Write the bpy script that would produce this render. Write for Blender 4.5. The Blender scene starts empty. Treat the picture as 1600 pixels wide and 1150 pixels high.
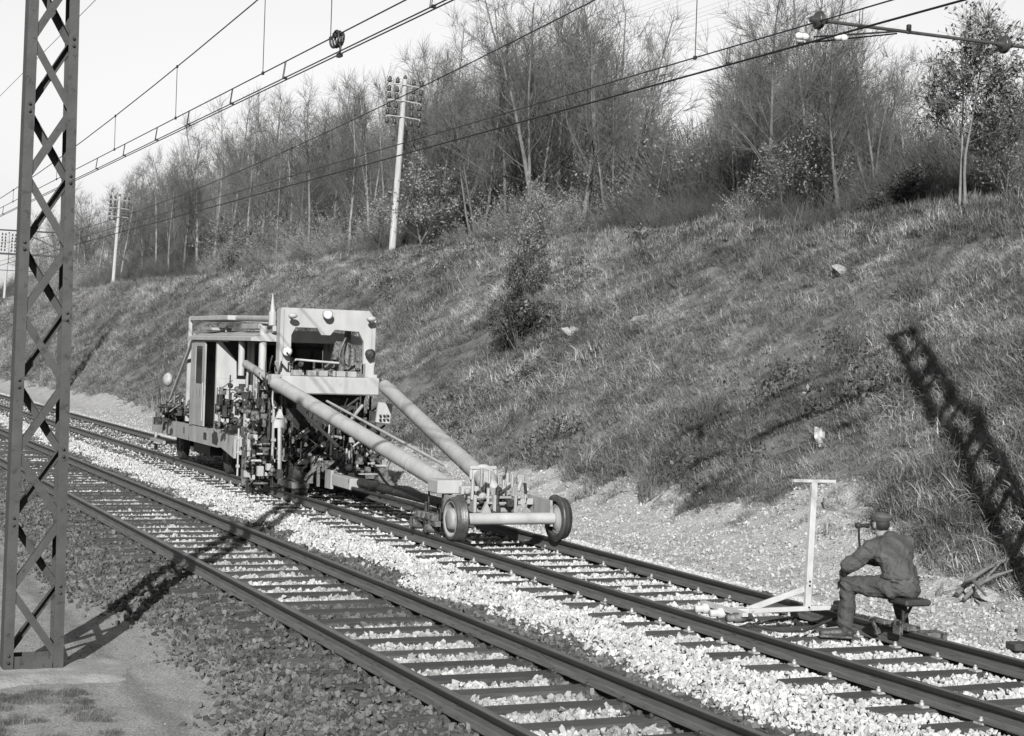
import bpy, math, random
import numpy as np
from mathutils import Vector, Matrix, Quaternion

random.seed(7); RNG = np.random.default_rng(7)
scene = bpy.context.scene
COL = scene.collection
PI = math.pi
V = Vector

# ------------------------------------------------------------------ camera
F_PX = 2666.5                       # focal length in pixels of the 1600 px wide photograph
CAM = V((0, 0, 2.449))
YAW, PITCH, ROLL = 0.4156, -0.00644, 0.03376
_fw = V((math.sin(YAW) * math.cos(PITCH), math.cos(YAW) * math.cos(PITCH), math.sin(PITCH)))
_r = V((math.cos(YAW), -math.sin(YAW), 0)); _u = _r.cross(_fw)
RIGHT = math.cos(ROLL) * _r + math.sin(ROLL) * _u
UP = -math.sin(ROLL) * _r + math.cos(ROLL) * _u
FWD = _fw
cd = bpy.data.cameras.new('camera'); cam = bpy.data.objects.new('camera', cd); COL.objects.link(cam)
cd.sensor_fit = 'HORIZONTAL'; cd.sensor_width = 36.0; cd.lens = 36.0 * F_PX / 1600
cd.clip_start = 0.1; cd.clip_end = 6000
M = Matrix((RIGHT, UP, -FWD)).transposed().to_4x4(); M.translation = CAM
cam.matrix_world = M
scene.camera = cam
scene.render.resolution_x = 1024; scene.render.resolution_y = 736

# ------------------------------------------------------------------ sun, sky, exposure
SUN_AZ, SUN_EL = math.radians(25.5), math.radians(25.5)     # direction the light travels, from +Y towards +X
world = bpy.data.worlds.new('World'); scene.world = world; world.use_nodes = True
wn = world.node_tree; wn.nodes.clear()
sky = wn.nodes.new('ShaderNodeTexSky'); sky.sky_type = 'NISHITA'; sky.sun_disc = False
sky.sun_elevation = SUN_EL; sky.sun_rotation = SUN_AZ + PI
sky.air_density = 3.6; sky.dust_density = 0.0; sky.ozone_density = 0.0
bw = wn.nodes.new('ShaderNodeRGBToBW'); bg = wn.nodes.new('ShaderNodeBackground'); wo = wn.nodes.new('ShaderNodeOutputWorld')
wn.links.new(sky.outputs[0], bw.inputs[0]); wn.links.new(bw.outputs[0], bg.inputs[0]); wn.links.new(bg.outputs[0], wo.inputs[0])
bg.inputs[1].default_value = 0.05
sd = bpy.data.lights.new('sun', 'SUN'); sd.energy = 5.0; sd.angle = math.radians(0.45); sd.color = (1, 0.995, 0.985)
sun = bpy.data.objects.new('sun', sd); COL.objects.link(sun)
sdir = V((math.sin(SUN_AZ) * math.cos(SUN_EL), math.cos(SUN_AZ) * math.cos(SUN_EL), -math.sin(SUN_EL)))
sun.rotation_euler = sdir.to_track_quat('-Z', 'Y').to_euler(); sun.location = (-20, -40, 40)
scene.view_settings.view_transform = 'Standard'; scene.view_settings.look = 'None'
scene.view_settings.exposure = 1.25; scene.view_settings.gamma = 1.0
scene.view_settings.use_curve_mapping = False

# ------------------------------------------------------------------ helpers: photograph pixels -> rays
def ray(x, y): return FWD * F_PX + RIGHT * (x - 800) - UP * (y - 575)
def on_x(x, y, X): d = ray(x, y); return CAM + d * (X / d.x)
def on_y(x, y, Y): d = ray(x, y); return CAM + d * (Y / d.y)
def column_y(x, X, Z):
    """Y on the line X, Z whose picture column is x"""
    # (P-CAM).RIGHT * F = (x-800) (P-CAM).FWD
    k = (x - 800) / F_PX
    a = RIGHT.y - k * FWD.y
    b = (RIGHT.x - k * FWD.x) * X + (RIGHT.z - k * FWD.z) * (Z - CAM.z)
    return -b / a
def row_height(P, ytop):
    """height above point P at which the vertical through P reaches picture row ytop"""
    k = -(ytop - 575) / F_PX
    d = P - CAM
    return -(d.dot(UP) - k * d.dot(FWD)) / (UP.z - k * FWD.z)

# ------------------------------------------------------------------ noise and terrain height
def _hash(i, j, s):
    n = (i * 374761393 + j * 668265263 + s * 974711) & 0x7fffffff
    n = ((n ^ (n >> 13)) * 1274126177) & 0x7fffffff
    return ((n ^ (n >> 16)) & 0xffff) / 65535.0
def vnoise(x, y, s=0):
    x = np.asarray(x, float); y = np.asarray(y, float)
    i = np.floor(x).astype(np.int64); j = np.floor(y).astype(np.int64)
    fx = x - i; fy = y - j; fx = fx * fx * (3 - 2 * fx); fy = fy * fy * (3 - 2 * fy)
    return (_hash(i, j, s) * (1 - fx) * (1 - fy) + _hash(i + 1, j, s) * fx * (1 - fy)
            + _hash(i, j + 1, s) * (1 - fx) * fy + _hash(i + 1, j + 1, s) * fx * fy)
def fbm(x, y, s=0, o=3):
    t = 0; a = .5; n = 0
    for k in range(o):
        t = t + a * vnoise(x, y, s + k * 17); n += a; a *= .5; x = x * 2.03; y = y * 2.03
    return t / n - .5

RX = [4.671, 6.176, 8.272, 9.777]; DZ = 0.047
PROF_X = [-2000, 1.0, 3.0, 3.5, 4.1, 4.5, 6.4, 6.9, 7.5, 8.0, 10.2, 10.7, 11.3, 12.3, 13.0, 13.6, 19.4, 20.3, 21.6, 24, 60, 2000]
PROF_Z = [-.5, -.34, -.335, -.31, -.215, -.205, -.205, -.225, -.175, -.155, -.155, -.2, -.27, -.2, -.04, .26, 4.92, 5.36, 5.6, 5.75, 6.8, 7.2]
def H(x, y):
    x = np.asarray(x, float); y = np.asarray(y, float)
    z = np.interp(x, PROF_X, PROF_Z)
    t = np.clip((y - 33) / 24, 0, 1); z = np.where(x > 13.0, z * (1 + .10 * t * t * (3 - 2 * t)), z)     # the cutting is a little deeper farther on
    w = np.clip((x - 11.0) / 2.5, 0, 1) * np.clip((40 - x) / 12, .2, 1)
    z = z + w * (fbm(x * .28, y * .22, 3) * .55 + fbm(x * .9, y * .8, 9) * .32 + fbm(x * 3.1, y * 2.8, 13) * .10)
    # heap of slipped gravel behind the seated man
    z = z + .16 * np.exp(-((x - 13.3) / .6) ** 2 - ((y - 20.0) / 2.2) ** 2)
    z = z + .016 * fbm(x * 2.2, y * 2.2, 5) + .012 * fbm(x * 9, y * 9, 6) * (x < 11.5)
    return z
def Hs(x, y): return float(H(np.array([x]), np.array([y]))[0])

# ------------------------------------------------------------------ materials (all grey: the photograph is black and white)
MATS = {}
TINT = (1.0, 1.0, 0.985)
REFL = 0.57                         # overall level of the grey scale below
def g(v): v = v * REFL; return (v * TINT[0], v * TINT[1], v * TINT[2], 1)
def mat(name, lo, hi=None, scale=8.0, rough=.8, metal=0., bump=0., bscale=None, detail=6., spots=None, rand=0., coords='OBJ', spec=.3, stretch=None):
    if name in MATS: return MATS[name]
    hi = lo if hi is None else hi
    m = bpy.data.materials.new(name); m.use_nodes = True; nt = m.node_tree; nt.nodes.clear()
    out = nt.nodes.new('ShaderNodeOutputMaterial'); b = nt.nodes.new('ShaderNodeBsdfPrincipled')
    nt.links.new(b.outputs[0], out.inputs[0])
    b.inputs['Roughness'].default_value = rough; b.inputs['Metallic'].default_value = metal
    b.inputs['Specular IOR Level'].default_value = spec
    if coords == 'OBJ':
        tc = nt.nodes.new('ShaderNodeTexCoord'); co = tc.outputs['Object']
    else:
        ge = nt.nodes.new('ShaderNodeNewGeometry'); co = ge.outputs['Position']
    if stretch:
        mp = nt.nodes.new('ShaderNodeMapping'); mp.inputs['Scale'].default_value = stretch
        nt.links.new(co, mp.inputs['Vector']); co = mp.outputs[0]
    n = nt.nodes.new('ShaderNodeTexNoise'); n.inputs['Scale'].default_value = scale; n.inputs['Detail'].default_value = detail
    n.inputs['Roughness'].default_value = .6
    nt.links.new(co, n.inputs['Vector'])
    r = nt.nodes.new('ShaderNodeValToRGB'); r.color_ramp.elements[0].position = .32; r.color_ramp.elements[1].position = .68
    r.color_ramp.elements[0].color = g(lo); r.color_ramp.elements[1].color = g(hi)
    nt.links.new(n.outputs['Fac'], r.inputs[0]); c = r.outputs[0]
    if spots:           # (scale, threshold, value): second layer of stains or wear
        n2 = nt.nodes.new('ShaderNodeTexNoise'); n2.inputs['Scale'].default_value = spots[0]; n2.inputs['Detail'].default_value = 8
        nt.links.new(co, n2.inputs['Vector'])
        r2 = nt.nodes.new('ShaderNodeValToRGB'); r2.color_ramp.elements[0].position = spots[1]; r2.color_ramp.elements[1].position = min(1, spots[1] + .07)
        nt.links.new(n2.outputs['Fac'], r2.inputs[0])
        mx = nt.nodes.new('ShaderNodeMix'); mx.data_type = 'RGBA'
        nt.links.new(r2.outputs[0], mx.inputs[0]); nt.links.new(c, mx.inputs[6]); mx.inputs[7].default_value = g(spots[2]); c = mx.outputs[2]
    if rand:
        oi = nt.nodes.new('ShaderNodeObjectInfo')
        ma = nt.nodes.new('ShaderNodeMapRange'); ma.inputs[3].default_value = 1 - rand; ma.inputs[4].default_value = 1 + rand
        nt.links.new(oi.outputs['Random'], ma.inputs[0])
        vm = nt.nodes.new('ShaderNodeVectorMath'); vm.operation = 'SCALE'
        nt.links.new(c, vm.inputs[0]); nt.links.new(ma.outputs[0], vm.inputs['Scale']); c = vm.outputs[0]
    nt.links.new(c, b.inputs['Base Color'])
    if bump:
        nb = nt.nodes.new('ShaderNodeTexNoise'); nb.inputs['Scale'].default_value = bscale or scale * 4; nb.inputs['Detail'].default_value = 8
        nt.links.new(co, nb.inputs['Vector'])
        bu = nt.nodes.new('ShaderNodeBump'); bu.inputs['Strength'].default_value = bump; bu.inputs['Distance'].default_value = .05
        nt.links.new(nb.outputs['Fac'], bu.inputs['Height']); nt.links.new(bu.outputs[0], b.inputs['Normal'])
    MATS[name] = m
    return m

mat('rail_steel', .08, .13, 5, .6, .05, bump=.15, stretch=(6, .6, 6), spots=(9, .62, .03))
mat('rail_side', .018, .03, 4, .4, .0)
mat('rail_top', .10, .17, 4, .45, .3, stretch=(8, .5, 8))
mat('sleeper_wood', .035, .085, 7, .9, bump=.5, bscale=30, rand=.25, stretch=(.6, 6, 4))
mat('clip_metal', .28, .48, 20, .5, .2)
mat('stone_dark', .05, .12, 3, .9, rand=.55, coords='POS')
mat('stone_white', .35, .50, 3, .9, rand=.28, coords='POS')
mat('stone_gravel', .26, .40, 3, .9, rand=.25, coords='POS')
mat('stone_dirty', .22, .44, 2.2, .9, rand=.3, coords='POS')
mat('stone_path', .11, .22, 3, .9, rand=.4, coords='POS')
mat('bed_dark', .03, .09, 30, .95, bump=1., bscale=60)
mat('bed_white', .10, .22, 40, .95, bump=1., bscale=60)
mat('path', .2, .30, 5, .95, bump=.3, bscale=120, spots=(7.0, .66, .15), coords='POS', stretch=(1, .35, 1))
mat('verge', .27, .46, 5, .95, bump=.9, bscale=30, spots=(2.6, .63, .2))
mat('slope_soil', .08, .17, 2.2, .95, bump=1., bscale=12, spots=(.7, .70, .22))
mat('wood_soil', .05, .11, 1.5, .95, bump=.8)
mat('concrete', .22, .36, 5, .9, bump=.4, bscale=40, spots=(4, .62, .2))
mat('mast_paint', .036, .056, 6, .65, .0, bump=.06, bscale=40, spots=(14, .60, .024))
mat('wire', .03, .045, 20, .5, .4)
mat('insulator', .035, .06, 10, .3)
mat('insulator_white', .5, .7, 10, .3)
mat('paint', .24, .36, 2.4, .6, .0, bump=.1, bscale=30, spots=(6, .62, .13), stretch=(1.5, 1.5, .5))
mat('paint_light', .31, .40, 3, .6, .0, bump=.08, spots=(7, .65, .24), stretch=(1.5, 1.5, .5))
mat('dark_iron', .02, .06, 8, .6, .3, bump=.3, bscale=40, spots=(10, .62, .12))
mat('grey_iron', .07, .2, 9, .55, .2, bump=.3, bscale=40, spots=(13, .54, .03))
mat('hose', .02, .04, 10, .6)
mat('tyre_steel', .07, .13, 10, .45, .5, bump=.1)
mat('lamp_glass', .7, .9, 10, .15)
mat('white_paint', .38, .5, 6, .5, spots=(9, .64, .25))
mat('pole_wood', .3, .44, 3, .85, bump=.4, stretch=(6, 6, .5))
mat('bark', .07, .18, 2.5, .9, bump=.5, bscale=20, rand=.25, spots=(2.0, .6, .07))
mat('bark_pale', .15, .28, 2.5, .9, bump=.4, bscale=20, rand=.2, spots=(3.0, .6, .12))
mat('twig', .08, .15, .6, .9, rand=.3)
mat('leaf_dry', .10, .27, 2.0, .8, rand=.25, coords='POS')
mat('leaf_dark', .022, .07, 6.0, .5, rand=.3, coords='POS')
mat('brush', .04, .10, .5, .9, rand=.4, coords='POS')
mat('rock', .28, .5, 4, .9, bump=1., bscale=9, spots=(5, .58, .16))
mat('paper', .75, .85, 3, .8)
mat('log', .1, .2, 4, .9, bump=.6, stretch=(1, 6, 6))
mat('cloth', .055, .085, 5, .85, bump=.7, bscale=16, spots=(3.5, .60, .105))
mat('cloth_trousers', .04, .066, 5, .85, bump=.7, bscale=16, spots=(4, .65, .09))
mat('cap_cloth', .06, .10, 14, .9, bump=.3, bscale=60)
mat('skin', .22, .28, 8, .6)
mat('hair', .02, .03, 40, .7)
mat('boot_leather', .03, .055, 10, .5, bump=.2)
def path_strip():
    m = MATS['path']; nt = m.node_tree; b = next(n for n in nt.nodes if n.type == 'BSDF_PRINCIPLED')
    src = b.inputs['Base Color'].links[0].from_socket
    ge = nt.nodes.new('ShaderNodeNewGeometry'); sp = nt.nodes.new('ShaderNodeSeparateXYZ'); nt.links.new(ge.outputs['Position'], sp.inputs[0])
    no = nt.nodes.new('ShaderNodeTexNoise'); no.inputs['Scale'].default_value = 1.7; no.inputs['Detail'].default_value = 6; nt.links.new(ge.outputs['Position'], no.inputs['Vector'])
    def m2(op, a, c):
        q = nt.nodes.new('ShaderNodeMath'); q.operation = op
        for i, w in enumerate((a, c)):
            if isinstance(w, float): q.inputs[i].default_value = w
            else: nt.links.new(w, q.inputs[i])
        return q.outputs[0]
    d = m2('ABSOLUTE', m2('SUBTRACT', m2('ADD', sp.outputs[0], m2('MULTIPLY', no.outputs['Fac'], .3)), 3.02), 0.)
    mr = nt.nodes.new('ShaderNodeMapRange'); mr.inputs[1].default_value = .05; mr.inputs[2].default_value = .13; mr.inputs[3].default_value = .6; mr.inputs[4].default_value = 0.; nt.links.new(d, mr.inputs[0])
    gr = nt.nodes.new('ShaderNodeTexNoise'); gr.inputs['Scale'].default_value = 55; gr.inputs['Detail'].default_value = 3; nt.links.new(ge.outputs['Position'], gr.inputs['Vector'])
    mx = nt.nodes.new('ShaderNodeMix'); mx.data_type = 'RGBA'; nt.links.new(mr.outputs[0], mx.inputs[0]); nt.links.new(src, mx.inputs[6]); mx.inputs[7].default_value = g(.13)
    g2 = nt.nodes.new('ShaderNodeMapRange'); g2.inputs[1].default_value = .3; g2.inputs[2].default_value = .7; g2.inputs[3].default_value = .5; g2.inputs[4].default_value = 1.4; nt.links.new(gr.outputs['Fac'], g2.inputs[0])
    vm = nt.nodes.new('ShaderNodeVectorMath'); vm.operation = 'SCALE'; nt.links.new(mx.outputs[2], vm.inputs[0]); nt.links.new(g2.outputs[0], vm.inputs['Scale'])
    nt.links.new(vm.outputs[0], b.inputs['Base Color'])
path_strip()
def glass_mat():
    m = bpy.data.materials.new('glass'); m.use_nodes = True
    b = m.node_tree.nodes['Principled BSDF']; b.inputs['Base Color'].default_value = g(.05); b.inputs['Roughness'].default_value = .06
    b.inputs['Transmission Weight'].default_value = .75; b.inputs['IOR'].default_value = 1.2
    MATS['glass'] = m
glass_mat()
def grass_mat():
    m = bpy.data.materials.new('grass'); m.use_nodes = True; nt = m.node_tree; b = nt.nodes['Principled BSDF']
    b.inputs['Roughness'].default_value = .85; b.inputs['Specular IOR Level'].default_value = .15
    ge = nt.nodes.new('ShaderNodeNewGeometry')
    def ramp(scale, p0, p1, v0, v1):
        n = nt.nodes.new('ShaderNodeTexNoise'); n.inputs['Scale'].default_value = scale; n.inputs['Detail'].default_value = 5
        nt.links.new(ge.outputs['Position'], n.inputs['Vector'])
        r = nt.nodes.new('ShaderNodeMapRange'); r.inputs[1].default_value = p0; r.inputs[2].default_value = p1
        r.inputs[3].default_value = v0; r.inputs[4].default_value = v1
        nt.links.new(n.outputs['Fac'], r.inputs[0]); return r.outputs[0]
    big = ramp(.22, .38, .62, .6, 1.12); mid = ramp(1.1, .35, .65, .55, 1.25)
    oi = nt.nodes.new('ShaderNodeObjectInfo')
    rr = nt.nodes.new('ShaderNodeMapRange'); rr.inputs[3].default_value = .72; rr.inputs[4].default_value = 1.4
    nt.links.new(oi.outputs['Random'], rr.inputs[0])
    at = nt.nodes.new('ShaderNodeAttribute'); at.attribute_name = 'shade'
    def mul(a, c):
        q = nt.nodes.new('ShaderNodeMath'); q.operation = 'MULTIPLY'; nt.links.new(a, q.inputs[0])
        if isinstance(c, float): q.inputs[1].default_value = c
        else: nt.links.new(c, q.inputs[1])
        return q.outputs[0]
    v = mul(mul(mul(big, mid), rr.outputs[0]), at.outputs['Fac'])
    cc = nt.nodes.new('ShaderNodeCombineColor')
    for i in range(3): nt.links.new(mul(v, TINT[i] * REFL), cc.inputs[i])
    nt.links.new(cc.outputs[0], b.inputs['Base Color'])
    MATS['grass'] = m
grass_mat()

# ------------------------------------------------------------------ mesh helpers
def new_mesh(name, verts, faces, m=None, smooth=False):
    me = bpy.data.meshes.new(name)
    me.from_pydata([tuple(v) for v in verts], [], faces)
    if m: me.materials.append(MATS[m])
    if smooth: me.polygons.foreach_set('use_smooth', [True] * len(me.polygons))
    me.update(); return me
def link(name, data, parent=None, loc=(0, 0, 0)):
    o = bpy.data.objects.new(name, data); COL.objects.link(o); o.location = loc
    if parent: o.parent = parent
    return o
def tag(o, label=None, cat=None, group=None, kind=None):
    if label: o['label'] = label
    if cat: o['category'] = cat
    if group: o['group'] = group
    if kind: o['kind'] = kind
    return o
def empty(name, loc, label=None, cat=None, group=None):
    o = bpy.data.objects.new(name, None); COL.objects.link(o); o.location = loc; o.empty_display_size = .2
    return tag(o, label, cat, group)
def copy_tree(o, parent=None):
    c = o.copy(); COL.objects.link(c); c.parent = parent
    for ch in o.children: copy_tree(ch, c)
    return c

class MB:
    """collects shapes in world coordinates; build() makes one mesh object"""
    def __init__(s): s.v = []; s.f = []; s.sm = []
    def add(s, vs, fs, smooth=False):
        n = len(s.v); s.v += [tuple(v) for v in vs]; s.f += [tuple(i + n for i in f) for f in fs]; s.sm += [smooth] * len(fs); return s
    def box(s, a, b, bev=0.0):
        """axis box between corners a and b, chamfered by bev"""
        x0, y0, z0 = [min(a[i], b[i]) for i in range(3)]; x1, y1, z1 = [max(a[i], b[i]) for i in range(3)]
        c = V(((x0 + x1) / 2, (y0 + y1) / 2, (z0 + z1) / 2)); return s.obox(c, V((1, 0, 0)), V((0, 1, 0)), V((0, 0, 1)), (x1 - x0) / 2, (y1 - y0) / 2, (z1 - z0) / 2, bev)
    def obox(s, c, X, Y, Z, hx, hy, hz, bev=0.0):
        c = V(c)
        if bev <= 0:
            vs = [c + X * (hx * i) + Y * (hy * j) + Z * (hz * k) for i in (-1, 1) for j in (-1, 1) for k in (-1, 1)]
            return s.add(vs, [(0, 1, 3, 2), (4, 6, 7, 5), (0, 4, 5, 1), (2, 3, 7, 6), (0, 2, 6, 4), (1, 5, 7, 3)])
        b = min(bev, hx * .9, hy * .9, hz * .9)
        vs = []; ix = {}
        for i in (-1, 1):
            for j in (-1, 1):
                for k in (-1, 1):
                    for ax in range(3):
                        h = [hx, hy, hz]; d = [hx - b, hy - b, hz - b]; d[ax] = h[ax]
                        ix[(i, j, k, ax)] = len(vs); vs.append(c + X * (d[0] * i) + Y * (d[1] * j) + Z * (d[2] * k))
        fs = []
        for i in (-1, 1):
            fs.append([ix[(i, j, k, 0)] for j, k in ((-1, -1), (1, -1), (1, 1), (-1, 1))])
            fs.append([ix[(j, i, k, 1)] for j, k in ((-1, -1), (1, -1), (1, 1), (-1, 1))])
            fs.append([ix[(j, k, i, 2)] for j, k in ((-1, -1), (1, -1), (1, 1), (-1, 1))])
            for j in (-1, 1):
                fs.append([ix[(i, j, -1, 0)], ix[(i, j, 1, 0)], ix[(i, j, 1, 1)], ix[(i, j, -1, 1)]])
                fs.append([ix[(i, -1, j, 0)], ix[(i, 1, j, 0)], ix[(i, 1, j, 2)], ix[(i, -1, j, 2)]])
                fs.append([ix[(-1, i, j, 1)], ix[(1, i, j, 1)], ix[(1, i, j, 2)], ix[(-1, i, j, 2)]])
                for k in (-1, 1): fs.append([ix[(i, j, k, 0)], ix[(i, j, k, 1)], ix[(i, j, k, 2)]])
        return s.add(vs, fs)
    def beam(s, a, b, w, h, up=(0, 0, 1), bev=0.0):
        """rectangular bar from a to b; w across, h along up"""
        a = V(a); b = V(b); Y = (b - a); L = Y.length; Y = Y / L; X = Y.cross(V(up))
        if X.length < 1e-4: X = Y.cross(V((1, 0, 0)))
        X.normalize(); Z = X.cross(Y)
        return s.obox((a + b) / 2, X, Y, Z, w / 2, L / 2, h / 2, bev)
    def tube(s, pts, r, n=8, cap=True, smooth=True):
        pts = [V(p) for p in pts]; rs = r if isinstance(r, (list, tuple)) else [r] * len(pts)
        t = (pts[1] - pts[0]).normalized(); X = t.cross(V((0, 0, 1)))
        if X.length < 1e-3: X = t.cross(V((1, 0, 0)))
        X.normalize(); vs = []
        for i, p in enumerate(pts):
            t = (pts[min(i + 1, len(pts) - 1)] - pts[max(i - 1, 0)]).normalized()
            X = (X - t * X.dot(t)).normalized(); Yv = t.cross(X)
            vs += [p + (X * math.cos(2 * PI * k / n) + Yv * math.sin(2 * PI * k / n)) * rs[i] for k in range(n)]
        fs = []
        for i in range(len(pts) - 1):
            for k in range(n):
                fs.append((i * n + k, i * n + (k + 1) % n, (i + 1) * n + (k + 1) % n, (i + 1) * n + k))
        s.add(vs, fs, smooth)
        if cap:
            m = len(pts) - 1
            s.add(vs[:n], [tuple(range(n))[::-1]]); s.add(vs[m * n:], [tuple(range(n))])
        return s
    def lathe(s, c, ax, prof, n=24, smooth=True, closed=False):
        """prof: list of (distance along ax, radius)"""
        c = V(c); ax = V(ax).normalized(); X = ax.cross(V((0, 0, 1)))
        if X.length < 1e-3: X = V((1, 0, 0))
        X.normalize(); Y = ax.cross(X); vs = []
        for d, r in prof: vs += [c + ax * d + (X * math.cos(2 * PI * k / n) + Y * math.sin(2 * PI * k / n)) * r for k in range(n)]
        fs = []; m = len(prof)
        for i in range(m if closed else m - 1):
            for k in range(n):
                j = (i + 1) % m
                fs.append((i * n + k, i * n + (k + 1) % n, j * n + (k + 1) % n, j * n + k))
        return s.add(vs, fs, smooth)
    def prism(s, pts, d):
        """polygon pts extruded by vector d"""
        n = len(pts); d = V(d); pts = [V(p) for p in pts]
        return s.add(pts + [p + d for p in pts], [tuple(range(n)), tuple(range(2 * n - 1, n - 1, -1))] + [(i, (i + 1) % n, n + (i + 1) % n, n + i) for i in range(n)])
    def ball(s, c, rx, ry=None, rz=None, n=14, m=9):
        ry = ry or rx; rz = rz or rx; vs = []; fs = []
        for i in range(m + 1):
            a = PI * i / m
            for k in range(n):
                b = 2 * PI * k / n
                vs.append((c[0] + rx * math.sin(a) * math.cos(b), c[1] + ry * math.sin(a) * math.sin(b), c[2] + rz * math.cos(a)))
        for i in range(m):
            for k in range(n): fs.append((i * n + k, (i + 1) * n + k, (i + 1) * n + (k + 1) % n, i * n + (k + 1) % n))
        return s.add(vs, fs, True)
    def mesh(s, name, m, O=(0, 0, 0)):
        me = bpy.data.meshes.new(name); O = V(O)
        me.from_pydata([(v[0] - O[0], v[1] - O[1], v[2] - O[2]) for v in s.v], [], s.f)
        me.polygons.foreach_set('use_smooth', s.sm); me.materials.append(MATS[m]); me.update(); return me
    def build(s, name, m, parent=None, root=None):
        """parent: thing (root) or a part of it; coordinates are relative to the root's location"""
        R = root or parent
        O = R.location if R else (0, 0, 0)
        return link(name, s.mesh(name, m, O), parent)

def grid_sheet(name, xs, ys, m, hfun, parent=None, warp=None):
    X, Y = np.meshgrid(np.array(xs), np.array(ys))
    if warp: X = warp(X, Y)
    Z = hfun(X, Y)
    nx, ny = len(xs), len(ys)
    co = np.stack([X, Y, Z], -1).reshape(-1, 3)
    i = np.arange(nx - 1)[None, :] + nx * np.arange(ny - 1)[:, None]
    q = np.stack([i, i + 1, i + nx + 1, i + nx], -1).reshape(-1, 4)
    me = bpy.data.meshes.new(name)
    me.vertices.add(len(co)); me.vertices.foreach_set('co', co.ravel())
    me.loops.add(q.size); me.loops.foreach_set('vertex_index', q.ravel().astype(np.int32))
    me.polygons.add(len(q)); me.polygons.foreach_set('loop_start', np.arange(0, q.size, 4, dtype=np.int32))
    me.update(calc_edges=True); me.validate()
    me.polygons.foreach_set('use_smooth', np.ones(len(q), bool)); me.materials.append(MATS[m])
    o = link(name, me, parent); o['kind'] = 'structure'; return o

# scatter: one object holding a few variant shapes and the points they stand on (geometry nodes instance them)
_GN = {}
def scatter_tree(K):
    if K in _GN: return _GN[K]
    ng = bpy.data.node_groups.new('scatter_%d' % K, 'GeometryNodeTree')
    ng.interface.new_socket('Geometry', in_out='INPUT', socket_type='NodeSocketGeometry')
    ng.interface.new_socket('Geometry', in_out='OUTPUT', socket_type='NodeSocketGeometry')
    N = ng.nodes; L = ng.links
    gi = N.new('NodeGroupInput'); go = N.new('NodeGroupOutput')
    def named(nm, ty):
        a = N.new('GeometryNodeInputNamedAttribute'); a.data_type = ty; a.inputs['Name'].default_value = nm; return a.outputs[0]
    vid = named('vid', 'INT')
    def sep(k):
        c = N.new('FunctionNodeCompare'); c.data_type = 'INT'; c.operation = 'EQUAL'
        L.new(vid, c.inputs[2]); c.inputs[3].default_value = k
        s = N.new('GeometryNodeSeparateGeometry'); s.domain = 'POINT'
        L.new(gi.outputs[0], s.inputs[0]); L.new(c.outputs[0], s.inputs[1]); return s.outputs[0]
    j = N.new('GeometryNodeJoinGeometry')
    for k in range(1, K + 1):
        t = N.new('GeometryNodeGeometryToInstance'); L.new(sep(k), t.inputs[0]); L.new(t.outputs[0], j.inputs[0])
    iop = N.new('GeometryNodeInstanceOnPoints')
    L.new(sep(0), iop.inputs['Points']); L.new(j.outputs[0], iop.inputs['Instance'])
    iop.inputs['Pick Instance'].default_value = True
    L.new(named('pick', 'INT'), iop.inputs['Instance Index'])
    L.new(named('rot', 'FLOAT_VECTOR'), iop.inputs['Rotation']); L.new(named('scl', 'FLOAT_VECTOR'), iop.inputs['Scale'])
    L.new(iop.outputs[0], go.inputs[0])
    _GN[K] = ng; return ng
def scatter(name, variants, pts, rot, scl, m, shades=None, parent=None):
    """variants: list of (verts, faces)"""
    K = len(variants); vs = []; fs = []; vid = []; sh = []
    for k, (v, f) in enumerate(variants):
        n = len(vs); vs += [tuple(p) for p in v]; fs += [tuple(i + n for i in q) for q in f]; vid += [k + 1] * len(v)
        sh += list(shades[k]) if shades else [1.0] * len(v)
    nv = len(vs); pts = np.asarray(pts, float); n = len(pts)
    me = bpy.data.meshes.new(name); me.from_pydata(vs + [tuple(p) for p in pts], [], fs)
    def attr(nm, ty, arr, key):
        a = me.attributes.new(nm, ty, 'POINT'); a.data.foreach_set(key, np.asarray(arr).ravel())
    attr('vid', 'INT', np.array(vid + [0] * n, np.int32), 'value')
    attr('pick', 'INT', np.concatenate([np.zeros(nv, np.int32), RNG.integers(0, K, n).astype(np.int32)]), 'value')
    attr('rot', 'FLOAT_VECTOR', np.concatenate([np.zeros((nv, 3)), rot]).astype(np.float32), 'vector')
    s3 = np.asarray(scl, float); s3 = np.repeat(s3[:, None], 3, 1) if s3.ndim == 1 else s3
    attr('scl', 'FLOAT_VECTOR', np.concatenate([np.ones((nv, 3)), s3]).astype(np.float32), 'vector')
    attr('shade', 'FLOAT', np.array(sh + [1.0] * n, np.float32), 'value')
    me.materials.append(MATS[m]); me.update()
    o = link(name, me, parent); md = o.modifiers.new('scatter', 'NODES'); md.node_group = scatter_tree(K)
    o['kind'] = 'stuff'; return o

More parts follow.
